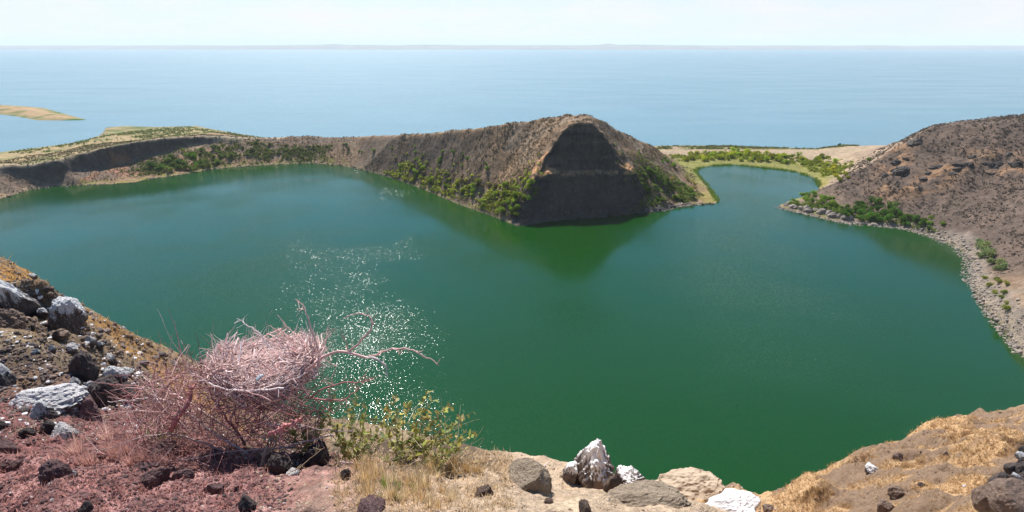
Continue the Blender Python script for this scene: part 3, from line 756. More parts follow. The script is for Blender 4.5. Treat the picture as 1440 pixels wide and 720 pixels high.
cluster('shrub', [(1298,312),(1330,314),(1330,325),(1302,322)], 3, (2.5, 3.6), GRN, 'lone rounded green shrub on bare scree past the right thicket', 'shrub', 'lone shrubs past the right thicket', 14)
cluster('shrub', [(1368,338),(1392,342),(1412,372),(1404,392),(1384,380)], 14, (3, 5.2), GRY, 'pale grey green shrub on the right bank above the shore bend', 'shrub', 'grey green shrubs on the right bank', 15, tall=1.25)
cluster('shrub', [(1380,388),(1412,395),(1430,430),(1415,442),(1392,415)], 11, (2.2, 3.8), (.26, .30, .05), 'low yellowish shrub on the stony right shore near frame edge', 'shrub', 'low shrubs on the stony right shore', 16)
cluster('shrub', [(935,255),(968,248),(985,268),(960,270)], 9, (2, 3.4), (.36, .30, .05), 'rusty yellow low shrub on the grassy tip beside bay mouth', 'shrub', 'rusty low shrubs at the grassy tip', 17)
p = hit(1180, 206, FAR)
o = link('shrub', CROWNS[2], None, None, p[0], (0, 0, 0), (4.5, 4.5, 5)); o.color = (.05, .08, .03, 1)
tag(o, 'lone dark shrub standing on the sandy rise in front of open lake', 'shrub')
p = hit(1246, 214, FAR)
o = link('shrub', CROWNS[5], None, None, (p[0].x - 1, p[0].y + 14, drop(p[0].x - 1, p[0].y + 14)[0]), (0, 0, 0), (6, 6, 4.5)); o.color = (.12, .20, .02, 1)
tag(o, 'vivid green shrub peeping over the skyline of the right hill', 'shrub')

# ---- dry scrub: countless low grey bushes over the hillsides
def scrub(name, label, n, region, size, col, seed, k=7, dens=None, tree_far=True):
    g = np.random.default_rng(seed)
    x0, x1, y0, y1 = region
    Xs = g.uniform(x0, x1, n); Ys = g.uniform(y0, y1, n)
    ix = np.clip(np.searchsorted(FX, Xs), 1, len(FX) - 1); iy = np.clip(np.searchsorted(FY, Ys), 1, len(FY) - 1)
    fx = (Xs - FX[ix - 1]) / (FX[ix] - FX[ix - 1]); fy = (Ys - FY[iy - 1]) / (FY[iy] - FY[iy - 1])
    Zt = (FZ[iy - 1, ix - 1] * (1 - fx) + FZ[iy - 1, ix] * fx) * (1 - fy) + (FZ[iy, ix - 1] * (1 - fx) + FZ[iy, ix] * fx) * fy
    sl = np.hypot(FZ[iy, ix] - FZ[iy, ix - 1], FZ[iy, ix] - FZ[iy - 1, ix]) / 1.6
    keep = (Zt > 1.2) & (sl < 1.35)
    if dens is not None: keep &= g.uniform(0, 1, n) < dens(Xs, Ys, Zt)
    Xs, Ys, Zt = Xs[keep], Ys[keep], Zt[keep]; n = len(Xs)
    s = g.uniform(*size, n)
    P = np.stack([Xs, Ys, Zt], -1)
    Pk = np.repeat(P, k, 0) + g.normal(size=(n * k, 3)) * np.repeat(s, k)[:, None] * np.array([.42, .42, .25]) + np.array([0, 0, 1]) * np.repeat(s, k)[:, None] * .32
    V, F = quads_at(Pk, np.repeat(s, k) * g.uniform(.35, .65, n * k), g)
    T = np.repeat(g.uniform(.55, 1.35, n), k * 4)[:, None] * np.repeat(g.uniform(.8, 1.2, n * k), 4)[:, None]
    C_ = np.array(col)[None] * T
    o = link(name, np_mesh(name, V, F, False, C_), foliage_mat); o.color = (1, 1, 1, 1)
    tag(o, label, 'scrub', None, 'stuff'); return n
rd = lambda X, Y: fbm((X * 0.8 - Y * 0.6) / 4.2 + fbm(X / 25, Y / 25, 2, 5) * 2, (X * 0.6 + Y * 0.8) / 40, 3, 3)
scrub('hill_scrub', 'dry grey brown scrub dotting the shoulder and back of the central hill', 52000, (-215, 150, 318, 480), (.45, .95), (.20, .155, .10), 31,
      dens=lambda X, Y, Z: np.clip(.25 + (rd(X, Y) - .45) * 4, .05, 1))
scrub('left_rim_scrub', 'dry dark scrub scattered over the left rim slopes', 16000, (-420, -140, 385, 560), (.5, 1.0), (.12, .10, .06), 32,
      dens=lambda X, Y, Z: .55 + 0 * X)
scrub('right_hill_scrub', 'dry grey scrub dotting the long slope of the right hill', 30000, (190, 400, 225, 470), (.5, 1.05), (.125, .10, .08), 33,
      dens=lambda X, Y, Z: np.clip((Z - 4) / 14, 0, .6) * np.clip((fbm(X / 12, Y / 12, 3, 61) - .3) * 4, .2, 1))
scrub('plateau_scrub', 'low green and brown herbs over the flat land left of the rim', 9000, (-560, -215, 540, 770), (.8, 1.8), (.15, .18, .06), 34,
      dens=lambda X, Y, Z: np.clip((fbm(X / 20, Y / 20, 3, 9) - .42) * 6, .1, 1) * (Z < 9))
scrub('spit_scrub', 'low olive herbs along the outer edge of the sand spit', 9000, (120, 345, 566, 612), (.8, 1.7), (.17, .18, .06), 35,
      dens=lambda X, Y, Z: np.clip((fbm(X / 15, Y / 9, 3, 19) - .40) * 6, .05, 1))
def near_line(line, w):
    L = [G(a, b, z=z) for a, b, z in line]
    return lambda X, Y, Z: np.exp(-(dist_poly(X, Y, L) / w) ** 2) * np.clip((fbm(X / 7, Y / 7, 3, 29) - .36) * 6, .05, 1)
scrub('green_shore_scrub', 'low yellow green scrub knitting the shrubs together along the central hill shore', 48000, (-160, 20, 300, 480), (.7, 1.7), (.32, .35, .05), 36,
      dens=near_line([(552,238,6), (600,256,6), (650,272,7), (700,284,8), (742,272,14)], 7))
scrub('belt_scrub', 'low lime green scrub knitting the belt behind the bay beach together', 34000, (110, 300, 440, 585), (.8, 2.2), (.27, .30, .04), 37,
      dens=near_line([(958,222,2), (1040,219,2), (1100,222,3), (1150,230,3), (1180,245,6)], 8.5))
scrub('foot_scrub', 'low green scrub on the lake side foot right of the dark cliff', 12000, (60, 140, 340, 430), (.7, 1.6), (.15, .20, .04), 38,
      dens=near_line([(905,262,14), (930,268,8), (960,270,4)], 12))
scrub('point_scrub', 'low green scrub at the water foot of the right hill', 16000, (150, 260, 270, 400), (.7, 1.8), (.16, .22, .04), 39,
      dens=near_line([(1110,286,3), (1170,290,5), (1235,302,5), (1295,316,4)], 6))
scrub('rim_foot_scrub', 'low dark green scrub on the slope under the left rim cliff', 16000, (-330, -160, 430, 530), (.7, 1.7), (.13, .16, .04), 40,
      dens=near_line([(215,240,3), (260,228,6), (330,216,8), (440,212,9)], 12))
# reeds along the bay water line
def reeds(line, n, seed):
    g = np.random.default_rng(seed); L = np.array([p[:2] for p in line]); seg = np.linalg.norm(np.diff(L, axis=0), axis=1); cum = np.r_[0, np.cumsum(seg)]
    t = g.uniform(0, cum[-1], n); t = t[g.uniform(0, 1, n) < np.clip((fbm(t / 6, t * 0, 3, 5) - .38) * 6, .08, 1)]; n = len(t)
    i = np.clip(np.searchsorted(cum, t) - 1, 0, len(seg) - 1); f = (t - cum[i]) / seg[i]
    P = L[i] + (L[i + 1] - L[i]) * f[:, None] + g.normal(size=(n, 2)) * 1.2
    B = np.c_[P, np.full(n, -.05)]; h = g.uniform(.8, 2.0, n); a = g.uniform(0, 6.28, n); w = .16
    d = np.c_[np.cos(a), np.sin(a), 0 * a] * w; top = np.c_[g.normal(size=(n, 2)) * .25, h]
    V = np.stack([B - d, B + d, B + top], 1).reshape(-1, 3)
    o = link('reeds', np_mesh('reeds', V, np.arange(n * 3).reshape(-1, 3), False, np.repeat(g.uniform(.7, 1.3, n), 3)[:, None] * c3(.15, .22, .03)), foliage_mat)
    o.color = (1, 1, 1, 1); tag(o, 'green reeds fringing the water line of the narrow bay', 'reeds', None, 'stuff')
reeds(bay[:17] , 5000, 41)

# ------------------------------------------------------------------ far rocks
stone_pale = rock_mat('pale_stone', (.36, .30, .25), (.20, .16, .135), None)
stone_dark = rock_mat('dark_rock_and_shade', (.060, .050, .047), (.10, .078, .065), None)  # on the right slope outcrops this dark colour stands for overhang shadow
stone_ochre = rock_mat('ochre_rock', (.26, .16, .10), (.12, .085, .065), None)
def stones(name, label, pts, sizes, mat, seed, cat='stones', squash=.7):
    g = np.random.default_rng(seed); VV, FF = [], []
    protos = [rock_verts(ICO1, seed + i, 8, .05, .1) for i in range(10)]
    for k, (p, s) in enumerate(zip(pts, sizes)):
        a = g.uniform(0, 6.28); c, si = math.cos(a), math.sin(a)
        v = protos[k % 10] * np.array([s, s * g.uniform(.6, 1), s * squash * g.uniform(.6, 1.1)])
        v = np.c_[v[:, 0] * c - v[:, 1] * si, v[:, 0] * si + v[:, 1] * c, v[:, 2]] + np.array(p)
        FF.append(ICO1[1] + 42 * k); VV.append(v)
    o = link(name, np_mesh(name, np.concatenate(VV), np.concatenate(FF)), mat)
    return tag(o, label, cat, None, 'stuff')
def along(line, n, spread, seed, off=2.0):
    g = np.random.default_rng(seed); L = np.array([p[:2] for p in line]); seg = np.linalg.norm(np.diff(L, axis=0), axis=1); cum = np.r_[0, np.cumsum(seg)]
    t = g.uniform(0, cum[-1], n); i = np.clip(np.searchsorted(cum, t) - 1, 0, len(seg) - 1); f = (t - cum[i]) / seg[i]
    P = L[i] + (L[i + 1] - L[i]) * f[:, None] + g.normal(size=(n, 2)) * spread
    out = []
    for x, y in P:
        z = drop(x, y, FAR)[0]
        if z > -.5: out.append((x, y, max(z, -.05)))
    return out
P_ = along(prom[3:], 2600, 1.9, 51); g_ = np.random.default_rng(3)
stones('shore_stones', 'pale tumbled stones along the right shore of the green lake', P_, np.exp(g_.normal(-1.0, .45, len(P_))), stone_pale, 5)
P_ = along([G(908,298,z=0), G(935,295,z=0), G(950,290,z=0), G(985,287,z=0)], 220, 1.6, 52)
stones('point_stones', 'grey tumbled stones at the foot of the grassy tip', P_, np.exp(g_.normal(-.55, .4, len(P_))), stone_pale, 6)
P_ = along(inner_left[:20], 900, 1.2, 53)
stones('left_shore_stones', 'dark tumbled stones along the far left shore of the green lake', P_, np.exp(g_.normal(-.9, .45, len(P_))), stone_dark, 7)
P_ = along(inner_left[28:38], 260, 1.0, 54)
stones('cliff_foot_stones', 'dark fallen stones at the foot of the central cliff', P_, np.exp(g_.normal(-.4, .5, len(P_))), stone_dark, 8)

FAR_ROCKS = [rock_verts(ICO4, 600 + i, 8, .16, .0) for i in range(5)]
far_rock_me = []
for i, v in enumerate(FAR_ROCKS):
    for mname, mt in (('d', stone_dark), ('o', stone_ochre)):
        me = np_mesh('rock_outcrop', v, ICO4[1]); me.materials.append(mt); far_rock_me.append(me)
def outcrop(px, py, wpx, hpx, kind, label, group=None, seed=0, out=.0):
    h = hit(px, py, FAR)
    if h is None: return
    w = px2m(wpx, h[0]); hh = px2m(hpx, h[0])
    g = random.Random(seed + int(px * 7 + py))
    o = link('rock_outcrop', far_rock_me[2 * g.randrange(5) + kind], None, None, h[0] - Vector((0, -w * .22, hh * .2)) , (g.uniform(-.2, .2), g.uniform(-.2, .2), g.uniform(0, 6.28)), (w * .55, w * .5, hh * .6))
    tag(o, label, 'rock', group)
OC = [(1270,242,22,15,0,'largest dark outcrop with painted overhang shade in the middle of the right slope'),(1289,201,18,12,0,'dark outcrop with painted overhang shade high under the right hill skyline'),
      (1247,247,9,7,0,'leftmost small dark outcrop on the right slope'),(1258,241,8,8,0,'narrow dark outcrop just left of the largest outcrop'),
      (1263,228,12,8,0,'dark outcrop just above the largest outcrop on the right slope'),(1275,224,9,7,1,'ochre outcrop up and right of the largest outcrop')]
for a in OC: outcrop(*a)
for a in [(1301,252),(1308,243),(1314,236),(1322,235),(1341,244),(1348,238),(1352,232),(1366,231),(1371,222),(1386,231),(1395,231),(1402,235),(1408,230),(1420,218),(1428,231),(1436,230),(1396,242)]:
    g = random.Random(int(a[0])); k = g.random() < .25
    outcrop(a[0], a[1], g.uniform(8, 17), g.uniform(4, 7.5), int(k), 'small ochre block in the broken rock band across the right slope' if k else 'small dark block in the broken rock band across the right slope',
            'ochre blocks of the right rock band' if k else 'dark blocks of the right rock band')
PALE_ROCKS = [np_mesh('boulder', FAR_ROCKS[j], ICO4[1]) for j in range(5)]
for i in range(16):
    g = random.Random(900 + i); t = i / 15
    h = hit(lerp(1100, 1196, t) + g.uniform(-2, 2), lerp(289, 309, t) + g.uniform(-3, 0), FAR)
    if h and h[0].z > .1:
        w = px2m(g.uniform(7, 13), h[0])
        o = link('boulder', PALE_ROCKS[i % 5], stone_pale, None, h[0], (0, 0, g.uniform(0, 6)), (w * .5, w * .5, w * .42))
        tag(o, 'pale rounded boulder on the waterline of the low rocky point', 'boulder', 'pale boulders round the low rocky point')
# ------------------------------------------------------------------ near boulders
capA = rock_mat('white_streaked_lava', (.17, .14, .13), (.075, .06, .06), (.70, .68, .68), .58)
capB = rock_mat('white_crusted_rock', (.20, .15, .14), (.09, .07, .07), (.72, .68, .67), .85)
lava = rock_mat('black_lava', (.155, .12, .11), (.07, .055, .052), None)
purple = rock_mat('red_lava', (.27, .16, .155), (.15, .085, .085), None)
brownr = rock_mat('brown_rock', (.26, .18, .135), (.15, .10, .08), None)
tanr = rock_mat('earthy_rock', (.52, .40, .29), (.40, .30, .21), None)
marble = rock_mat('marbled_rock', (.22, .16, .13), (.06, .05, .05), (.78, .74, .72), .34)
MATS = dict(A=capA, B=capB, L=lava, P=purple, W=brownr, T=tanr, M=marble)
used_seed = [4000]
def boulder(px, py, w, h, kind, label, group=None, seed=None, rot=None, planes=11, grit=.09, soft=.07, tilt=.25, sink=.30, name='boulder', deep=None):
    """px, py: where the stone's middle shows; it is set on the ground there"""
    used_seed[0] += 7
    sd_ = seed or used_seed[0]
    hh = hit(px, py + h * .32, NEAR)
    if hh is None: hh = hit(px, py + h * .5, NEAR)
    if hh is None: print('no ground', px, py); return None
    W_ = px2m(w, hh[0]); H_ = px2m(h, hh[0])
    g = random.Random(sd_)
    me = np_mesh(name, rock_verts(ICO5 if w > 30 else ICO4, sd_, planes, grit, soft), (ICO5 if w > 30 else ICO4)[1], False)
    pos = hh[0] + Vector((0, 0, H_ * (.32 - sink)))
    o = link(name, me, MATS[kind], None, pos, (g.uniform(-tilt, tilt), g.uniform(-tilt, tilt), g.uniform(0, 6.28) if rot is None else rot),
             (W_ * .56, (deep or .9) * (W_ + H_) * .28, H_ * .66))
    return tag(o, label, 'rock', group)
B = [
 (22,412,42,84,'A','big dark boulder with a white domed top at the left frame edge'),
 (16,450,38,36,'W','squat brown boulder propping the white domed one'),
 (92,437,42,44,'A','round dark boulder with white crown tilted on the skyline of the left slope'),
 (61,437,15,12,'A','small white topped stone pair left of the tilted skyline boulder'),
 (81,470,9,14,'L','little black stone standing below the tilted skyline boulder'),
 (128,476,10,17,'B','upright white stone in the middle of the left slope'),
 (139,483,14,12,'A','small dark stone with white top right of the upright white stone'),
 (154,501,14,17,'B','round greyish white stone above the dark rocky drop'),
 (101,463,9,9,'A','small white speckled stone below the tilted skyline boulder'),
 (101,487,18,14,'B','flat white topped stone at the head of the dark gully'),
 (50,495,8,12,'A','tiny white capped stone high on the red scree'),
 (73,490,9,13,'A','tiny white capped stone right of its twin on the red scree'),
 (46,388,9,11,'A','small pointed stone on the skyline right of the big domed boulder'),
 (160,526,30,26,'A','jagged dark block flecked white at the lip of the gully'),
 (177,521,18,12,'A','thin pale shelf stone at the right end of the gully lip'),
 (140,545,42,46,'L','black craggy rock mass in the shade of the gully'),
 (176,548,30,36,'L','black rock wall right of the shaded gully'),
 (118,510,26,40,'L','tall dark crag between the red scree and the gully'),
 (104,536,14,14,'B','small white beaked stone above the large white rock'),
 (124,541,14,17,'B','small white beaked stone right of its like above the large white rock'),
 (4,524,18,34,'A','dark stone with white tip cut off by the left frame edge'),
 (74,557,104,44,'B','large white crusted rock lying on the red scree'),
 (120,574,54,48,'P','purple brown rock at the right end of the large white one'),
 (60,575,32,28,'A','dark fluted rock with white top below the large white rock'),
 (92,603,34,32,'B','white streaked slanting rock on the red scree below the large white rock'),
 (70,602,20,26,'L','dark narrow rock left of the white streaked slanting one'),
 (38,608,17,17,'L','small black stone on the red scree left of centre'),
 (3,594,14,26,'L','black stone at the left frame edge above the purple one'),
 (9,626,22,30,'P','smooth purple stone at the left frame edge'),
 (80,661,36,36,'P','purple grey squarish stone on the foreground scree'),
 (23,651,14,12,'P','small brick red stone near the left foreground'),
 (104,664,9,13,'A','little grey white pebble stone right of the squarish purple stone'),
 (122,712,16,16,'L','jet black stone at the bottom edge on red scree'),
 (218,668,40,22,'P','flat dark red stone under the twigs'),
 (205,655,30,16,'P','dull red slab just above the flat dark red stone'),
 (232,630,34,20,'P','pinkish slab half hidden in twigs'),
 (258,668,26,20,'P','brick red stone right of the flat dark red one'),
 (302,685,20,24,'P','upright brick red stone below the bush'),
 (351,706,22,28,'L','black stone at the bottom edge below the bush'),
 (398,651,40,42,'L','dark angular boulder below the bush, left of its upright neighbour'),
 (448,636,36,46,'L','dark upright split boulder below the bush'),
 (410,664,30,10,'B','pale flat stone tucked under the dark angular boulder'),
 (525,712,48,24,'P','dark pinkish rock at the bottom edge beside dry grass'),
 (486,664,16,12,'L','small dark stone on pale soil below the leafy plant'),
 (680,690,20,26,'W','purplish brown stone with a dark right side on pale soil'),
 (741,664,56,52,'T','blocky tan boulder with shaded right side at the crest'),
 (801,661,28,34,'M','white faced stone just left of the tall marbled rock'),
 (836,664,54,72,'M','tall pointed rock marbled black and white at the crest'),
 (861,678,22,40,'W','brown stone leaning on the right of the tall marbled rock'),
 (885,669,46,40,'M','low marbled black and white rock right of the tall one'),
 (905,700,120,30,'T','long earthy rock sloping down behind the marbled ones'),
 (966,684,104,54,'T','large rounded tan rock on the crest'),
 (1034,708,70,36,'B','bright white slab at the bottom edge'),
 (1081,714,18,14,'W','small grey stone right of the bright white slab'),
 (771,704,12,12,'W','dark hollow stone in the tan soil below the crest'),  # stone added in place of a dark hollow in the soil
 (822,712,22,20,'W','brown stone at the bottom edge below the marbled rocks'),
 (1226,657,20,15,'B','pointed white stone on the grassy mound skyline'),
 (1246,712,22,24,'W','brown lava lump on the near side of the grassy mound'),
 (1262,690,20,16,'W','second brown lava lump higher on the grassy mound'),
  (1264,640,16,12,'W','brown lump just under the skyline of the grassy mound'),
 (1296,680,9,8,'L','tiny dark stone in the middle of the grassy mound'),
 (1330,637,6,8,'L','tiny dark stone on the upper bare patch of the grassy mound'),
 (1358,683,8,5,'B','tiny white stone on the bare soil of the grassy mound'),
]
for q in B:
    kw = {}
    if q[5].startswith('tall pointed'): kw = dict(planes=9, soft=.02, grit=.12, tilt=.1, sink=.02)
    if q[5].startswith('blocky tan'): kw = dict(planes=7, soft=.0, grit=.05, tilt=.1, seed=4877)
    if q[5].startswith('large rounded') or q[5].startswith('long earthy'): kw = dict(planes=22, soft=.5, sink=.15, tilt=.1, rot=.1)
    if q[5].startswith('large white'): kw = dict(planes=20, soft=.3, rot=.2, tilt=.15)
    if q[5].startswith('bright white'): kw = dict(planes=10, soft=.1, rot=.2, tilt=.1)
    boulder(*q, **kw)
# corner crag of heaped blocks at the right frame edge, standing up from the slope 7 m away
def free_rock(px, py, y, w, h, kind, label, group=None, seed=0, planes=12, soft=.08, grit=.1, rot=0.0, deep=.5):
    p = Vector(G(px, py, y=y)); W_ = px2m(w, p); H_ = px2m(h, p); g = random.Random(seed)
    big_ = w > 30
    me = np_mesh('crag_block', rock_verts(ICO5 if big_ else ICO4, seed, planes, grit, soft), (ICO5 if big_ else ICO4)[1])
    o = link('crag_block', me, MATS[kind], None, p, (g.uniform(-.2, .2), g.uniform(-.2, .2), rot), (W_ * .56, (W_ + H_) * deep * .56, H_ * .58))
    return tag(o, label, 'rock', group)
free_rock(1428,706,5.8,48,46,'W','large smooth brown block at the bottom right corner',None,7101,planes=9,soft=.05,grit=.03,deep=.6)
free_rock(1398,706,6.1,30,56,'W','brown upright block with white tip left of the corner block',None,7102)
free_rock(1391,692,6.2,16,10,'B','white topped stone perched at the left end of the corner crag',None,7103)
free_rock(1414,716,5.9,14,40,'A','dark cleft block left of the smooth brown corner block',None,7104)
free_rock(1452,745,6.5,84,112,'L','dark base of the corner crag',None,7105,deep=.8)
g = random.Random(77)
for i in range(34):
    t = g.random(); s_ = g.random() ** .8
    px = lerp(1396, 1444, t) + g.uniform(-4, 4); top = lerp(684, 622, t)
    py = top + s_ * (700 - top)
    kd = g.choice(['L', 'L', 'A', 'L', 'W'])
    free_rock(px, py, 6.7 + .8 * s_ * -1 + t * .5, g.uniform(8, 17), g.uniform(9, 20), kd,
              {'L': 'black jagged block heaped in the crag at the right frame edge', 'A': 'grey white streaked block heaped in the crag at the right frame edge', 'W': 'brown block heaped in the crag at the right frame edge'}[kd],
              {'L': 'black blocks of the corner crag', 'A': 'streaked blocks of the corner crag', 'W': 'brown blocks of the corner crag'}[kd], 7200 + i)

# ---- gravel and rubble strewn over the near ground
def near_pts(n, pxr, pyr, g, cond=None):
    out = []
    for _ in range(n):
        px, py = g.uniform(*pxr), g.uniform(*pyr)
        h = hit(px, py, NEAR)
        if h is None or (h[0] - Vector((0, 0, EYE))).length > 60: continue
        if cond and not cond(px, py, h[0]): continue
        out.append((h[0], px, py))
    return out
def rubble(name, label, pts, lo, hi, mat, seed):
    g = np.random.default_rng(seed)
    P = [tuple(p[0]) for p in pts]
    S = [px2m(1, p[0]) * float(np.clip(np.exp(g.normal(math.log(lo), .45)), lo * .4, hi)) for p in pts]
    return stones(name, label, P, S, mat, seed)
g = random.Random(5)
grit_red = rock_mat('red_grit', (.23, .105, .095), (.12, .06, .06), None)
grit_dark = rock_mat('dark_grit', (.10, .06, .06), (.05, .035, .035), None)
grit_tan = rock_mat('tan_grit', (.46, .34, .24), (.30, .21, .15), None)
grit_pale = rock_mat('pale_grit', (.60, .50, .46), (.40, .30, .28), None)
rubble('red_gravel', 'red volcanic gravel strewn over the foreground scree', near_pts(5200, (-10, 400), (590, 730), g), 1.6, 5.5, grit_red, 61)
rubble('dark_gravel', 'dark lava gravel strewn over the foreground scree', near_pts(1900, (-10, 420), (480, 730), g), 1.7, 7, grit_dark, 62)
rubble('tan_gravel', 'tan gravel strewn over the pale foreground soil', near_pts(2200, (360, 1100), (630, 730), g), 1.3, 4.5, grit_tan, 63)
rubble('pale_gravel', 'pale pebbles strewn over the foreground', near_pts(700, (-10, 1100), (600, 730), g), 1.2, 4, grit_pale, 64)
rubble('slope_rubble', 'brown rubble strewn over the left slope', near_pts(3200, (-10, 270), (350, 620), g), 1.8, 8, brownr, 65)
rubble('slope_lava_rubble', 'dark rubble strewn over the left slope', near_pts(1500, (-10, 270), (350, 600), g), 2.0, 9, lava, 66)
rubble('slope_white_rubble', 'white stained rubble scattered on the left slope', near_pts(420, (-10, 200), (400, 620), g), 2.2, 8, capB, 67)
rubble('mound_rubble', 'dark small stones scattered on the grassy mound', near_pts(420, (1090, 1450), (570, 730), g), .9, 4, lava, 68)

# ------------------------------------------------------------------ twigs
class Tubes:
    def __init__(s): s.V = []; s.F = []; s.C = []; s.n = 0
    def add(s, pts, r0, r1, sides=4, col=(1, 1, 1)):
        P = np.array(pts, float); m = len(P)
        T = np.gradient(P, axis=0); T /= np.maximum(np.linalg.norm(T, axis=1)[:, None], 1e-9)
        ref = np.array([0.31, .17, .93]); A_ = np.cross(T, ref); A_ /= np.maximum(np.linalg.norm(A_, axis=1)[:, None], 1e-6); B_ = np.cross(T, A_)
        rad = np.linspace(r0, r1, m)
        ang = np.arange(sides) * 2 * math.pi / sides
        ring = A_[:, None] * np.cos(ang)[None, :, None] + B_[:, None] * np.sin(ang)[None, :, None]
        V = P[:, None] + ring * rad[:, None, None]
        i = np.arange(m * sides).reshape(m, sides) + s.n; j = np.roll(i, -1, 1)
        s.F.append(np.stack([i[:-1], j[:-1], j[1:], i[1:]], -1).reshape(-1, 4)); s.V.append(V.reshape(-1, 3))
        s.C.append(np.tile(np.array(col)[None], (m * sides, 1))); s.n += m * sides
    def mesh(s, name): return np_mesh(name, np.concatenate(s.V), np.concatenate(s.F), True, np.concatenate(s.C))
def tone_mat(name, rough=.8):
    m, n, l, b = new_mat(name, rough, .25)
    at = n.new('ShaderNodeAttribute'); at.attribute_name = 'tone'
    nz_ = n.new('ShaderNodeTexNoise'); nz_.inputs['Scale'].default_value = 35; nz_.inputs['Detail'].default_value = 4
    mr = n.new('ShaderNodeMapRange'); mr.inputs['From Min'].default_value = .3; mr.inputs['From Max'].default_value = .7; mr.inputs['To Min'].default_value = .65; mr.inputs['To Max'].default_value = 1.25
    l.new(nz_.outputs['Fac'], mr.inputs['Value'])
    vm = n.new('ShaderNodeVectorMath'); vm.operation = 'SCALE'; l.new(at.outputs['Color'], vm.inputs[0]); l.new(mr.outputs[0], vm.inputs['Scale'])
    l.new(vm.outputs[0], b.inputs['Base Color']); return m
twig_mat = tone_mat('twig_bark')
GR = np.random.default_rng(99)
def wander(p, d, length, n, jit, sag=0.0):
    """a crooked twig path from p towards d"""
    p = np.array(p, float); d = np.array(d, float); d /= np.linalg.norm(d); out = [p.copy()]
    st = length / n
    for i in range(n):
        d = d + GR.normal(size=3) * jit; d[2] -= sag; d /= np.linalg.norm(d); p = p + d * st; out.append(p.copy())
    return out
PINK = c3(.80, .50, .45); PALE = c3(.96, .79, .75); REDT = c3(.36, .15, .14); GREYT = c3(.40, .31, .29)

# the nest: a deep bowl of interlaced sticks
NC = np.array(G(374, 508, y=3.15)); up = np.array([0, 0, 1.0])
nest = link('bird_nest', None, None, None, (0, 0, 0)); nest.location = NC - up * .22
tag(nest, 'large bowl shaped nest of bleached pinkish sticks on top of the dry bush', 'nest')
def local(pts, root): return [np.array(p) - np.array(root.location) for p in pts]
tb = Tubes(); ti = Tubes()
for k in range(2000):
    a = GR.uniform(0, 2 * math.pi); layer = GR.uniform(0, 1) ** .8            # 0 bottom .. 1 rim
    rad = .155 + .10 * layer ** .8 + GR.normal() * .035; z = -.11 + .13 * layer + .035 * math.sin(2 * a + 1) + .02 * math.sin(5 * a) + GR.normal() * .022
    c = np.array([math.cos(a) * rad * 1.08, math.sin(a) * rad * .92, z])
    t = np.array([-math.sin(a), math.cos(a), GR.normal() * .35]) + GR.normal(size=3) * .38
    L = GR.uniform(.12, .34); t /= np.linalg.norm(t)
    start = c - t * L / 2; bend = -np.array([math.cos(a), math.sin(a), 0]) * L * .25
    ts = np.linspace(0, 1, 6)[:, None]; kink = GR.normal(size=(6, 3)) * .007
    P = start + t * L * ts + bend * (ts * (ts - 1)) * 1.2 * -1 * -1 + kink
    col = lerp(PINK, PALE, GR.random()) * GR.uniform(.65, 1.15); col = lerp(REDT, col, np.clip(layer * 1.6 + .1, 0, 1))
    r_ = .0013 + .005 * GR.random() ** 2.5; tb.add(P + NC - np.array(nest.location), r_, r_ * .6, 4, col)
link('nest_wall', tb.mesh('nest_wall'), twig_mat, nest)
for k in range(1700):                                                    # the matted cup filling the middle
    a = GR.uniform(0, 2 * math.pi); rad = .24 * math.sqrt(GR.random()); c = np.array([math.cos(a) * rad, math.sin(a) * rad, .0 + .06 * rad + .02 * math.sin(2 * a + 1) + GR.normal() * .008])
    t = GR.normal(size=3) * np.array([1, 1, .16]); t /= np.linalg.norm(t); L = GR.uniform(.08, .24)
    ts = np.linspace(-.5, .5, 5)[:, None]
    ti.add(c + t * L * ts + GR.normal(size=(5, 3)) * .006 + NC - np.array(nest.location), GR.uniform(.0012, .003), .0012, 4, lerp(PINK, PALE, GR.random()) * GR.uniform(.75, 1.15))
link('nest_lining', ti.mesh('nest_lining'), twig_mat, nest)
# a grey curled feather on the nest's edge
fv = []; ff = []
for i in range(9):
    t = i / 8; wv = .020 * math.sin(math.pi * min(1, t * .9 + .08)) ** .6
    for j in (-1, -.5, 0, .5, 1):
        fv.append((t * .085, j * wv, .012 * math.sin(t * 3) - abs(j) * .004))
for i in range(8):
    for j in range(4):
        a = i * 5 + j; ff.append((a, a + 1, a + 6, a + 5))
fm, fn, fl, fb = new_mat('feather_grey', .6, .3)
fw = fn.new('ShaderNodeTexWave'); fw.inputs['Scale'].default_value = 60; fr_ = fn.new('ShaderNodeValToRGB')
fr_.color_ramp.elements[0].color = (.22, .24, .28, 1); fr_.color_ramp.elements[1].color = (.55, .57, .6, 1)
fl.new(fw.outputs['Fac'], fr_.inputs['Fac']); fl.new(fr_.outputs['Color'], fb.inputs['Base Color'])
fo = link('feather', np_mesh('feather', fv, ff, True), fm, None, Vector(G(358, 541, y=2.88)), (R(25), R(-48), R(10)))
md = fo.modifiers.new('thickness', 'SOLIDIFY'); md.thickness = .0015
tag(fo, 'small grey white feather caught on the front edge of the stick nest', 'feather')

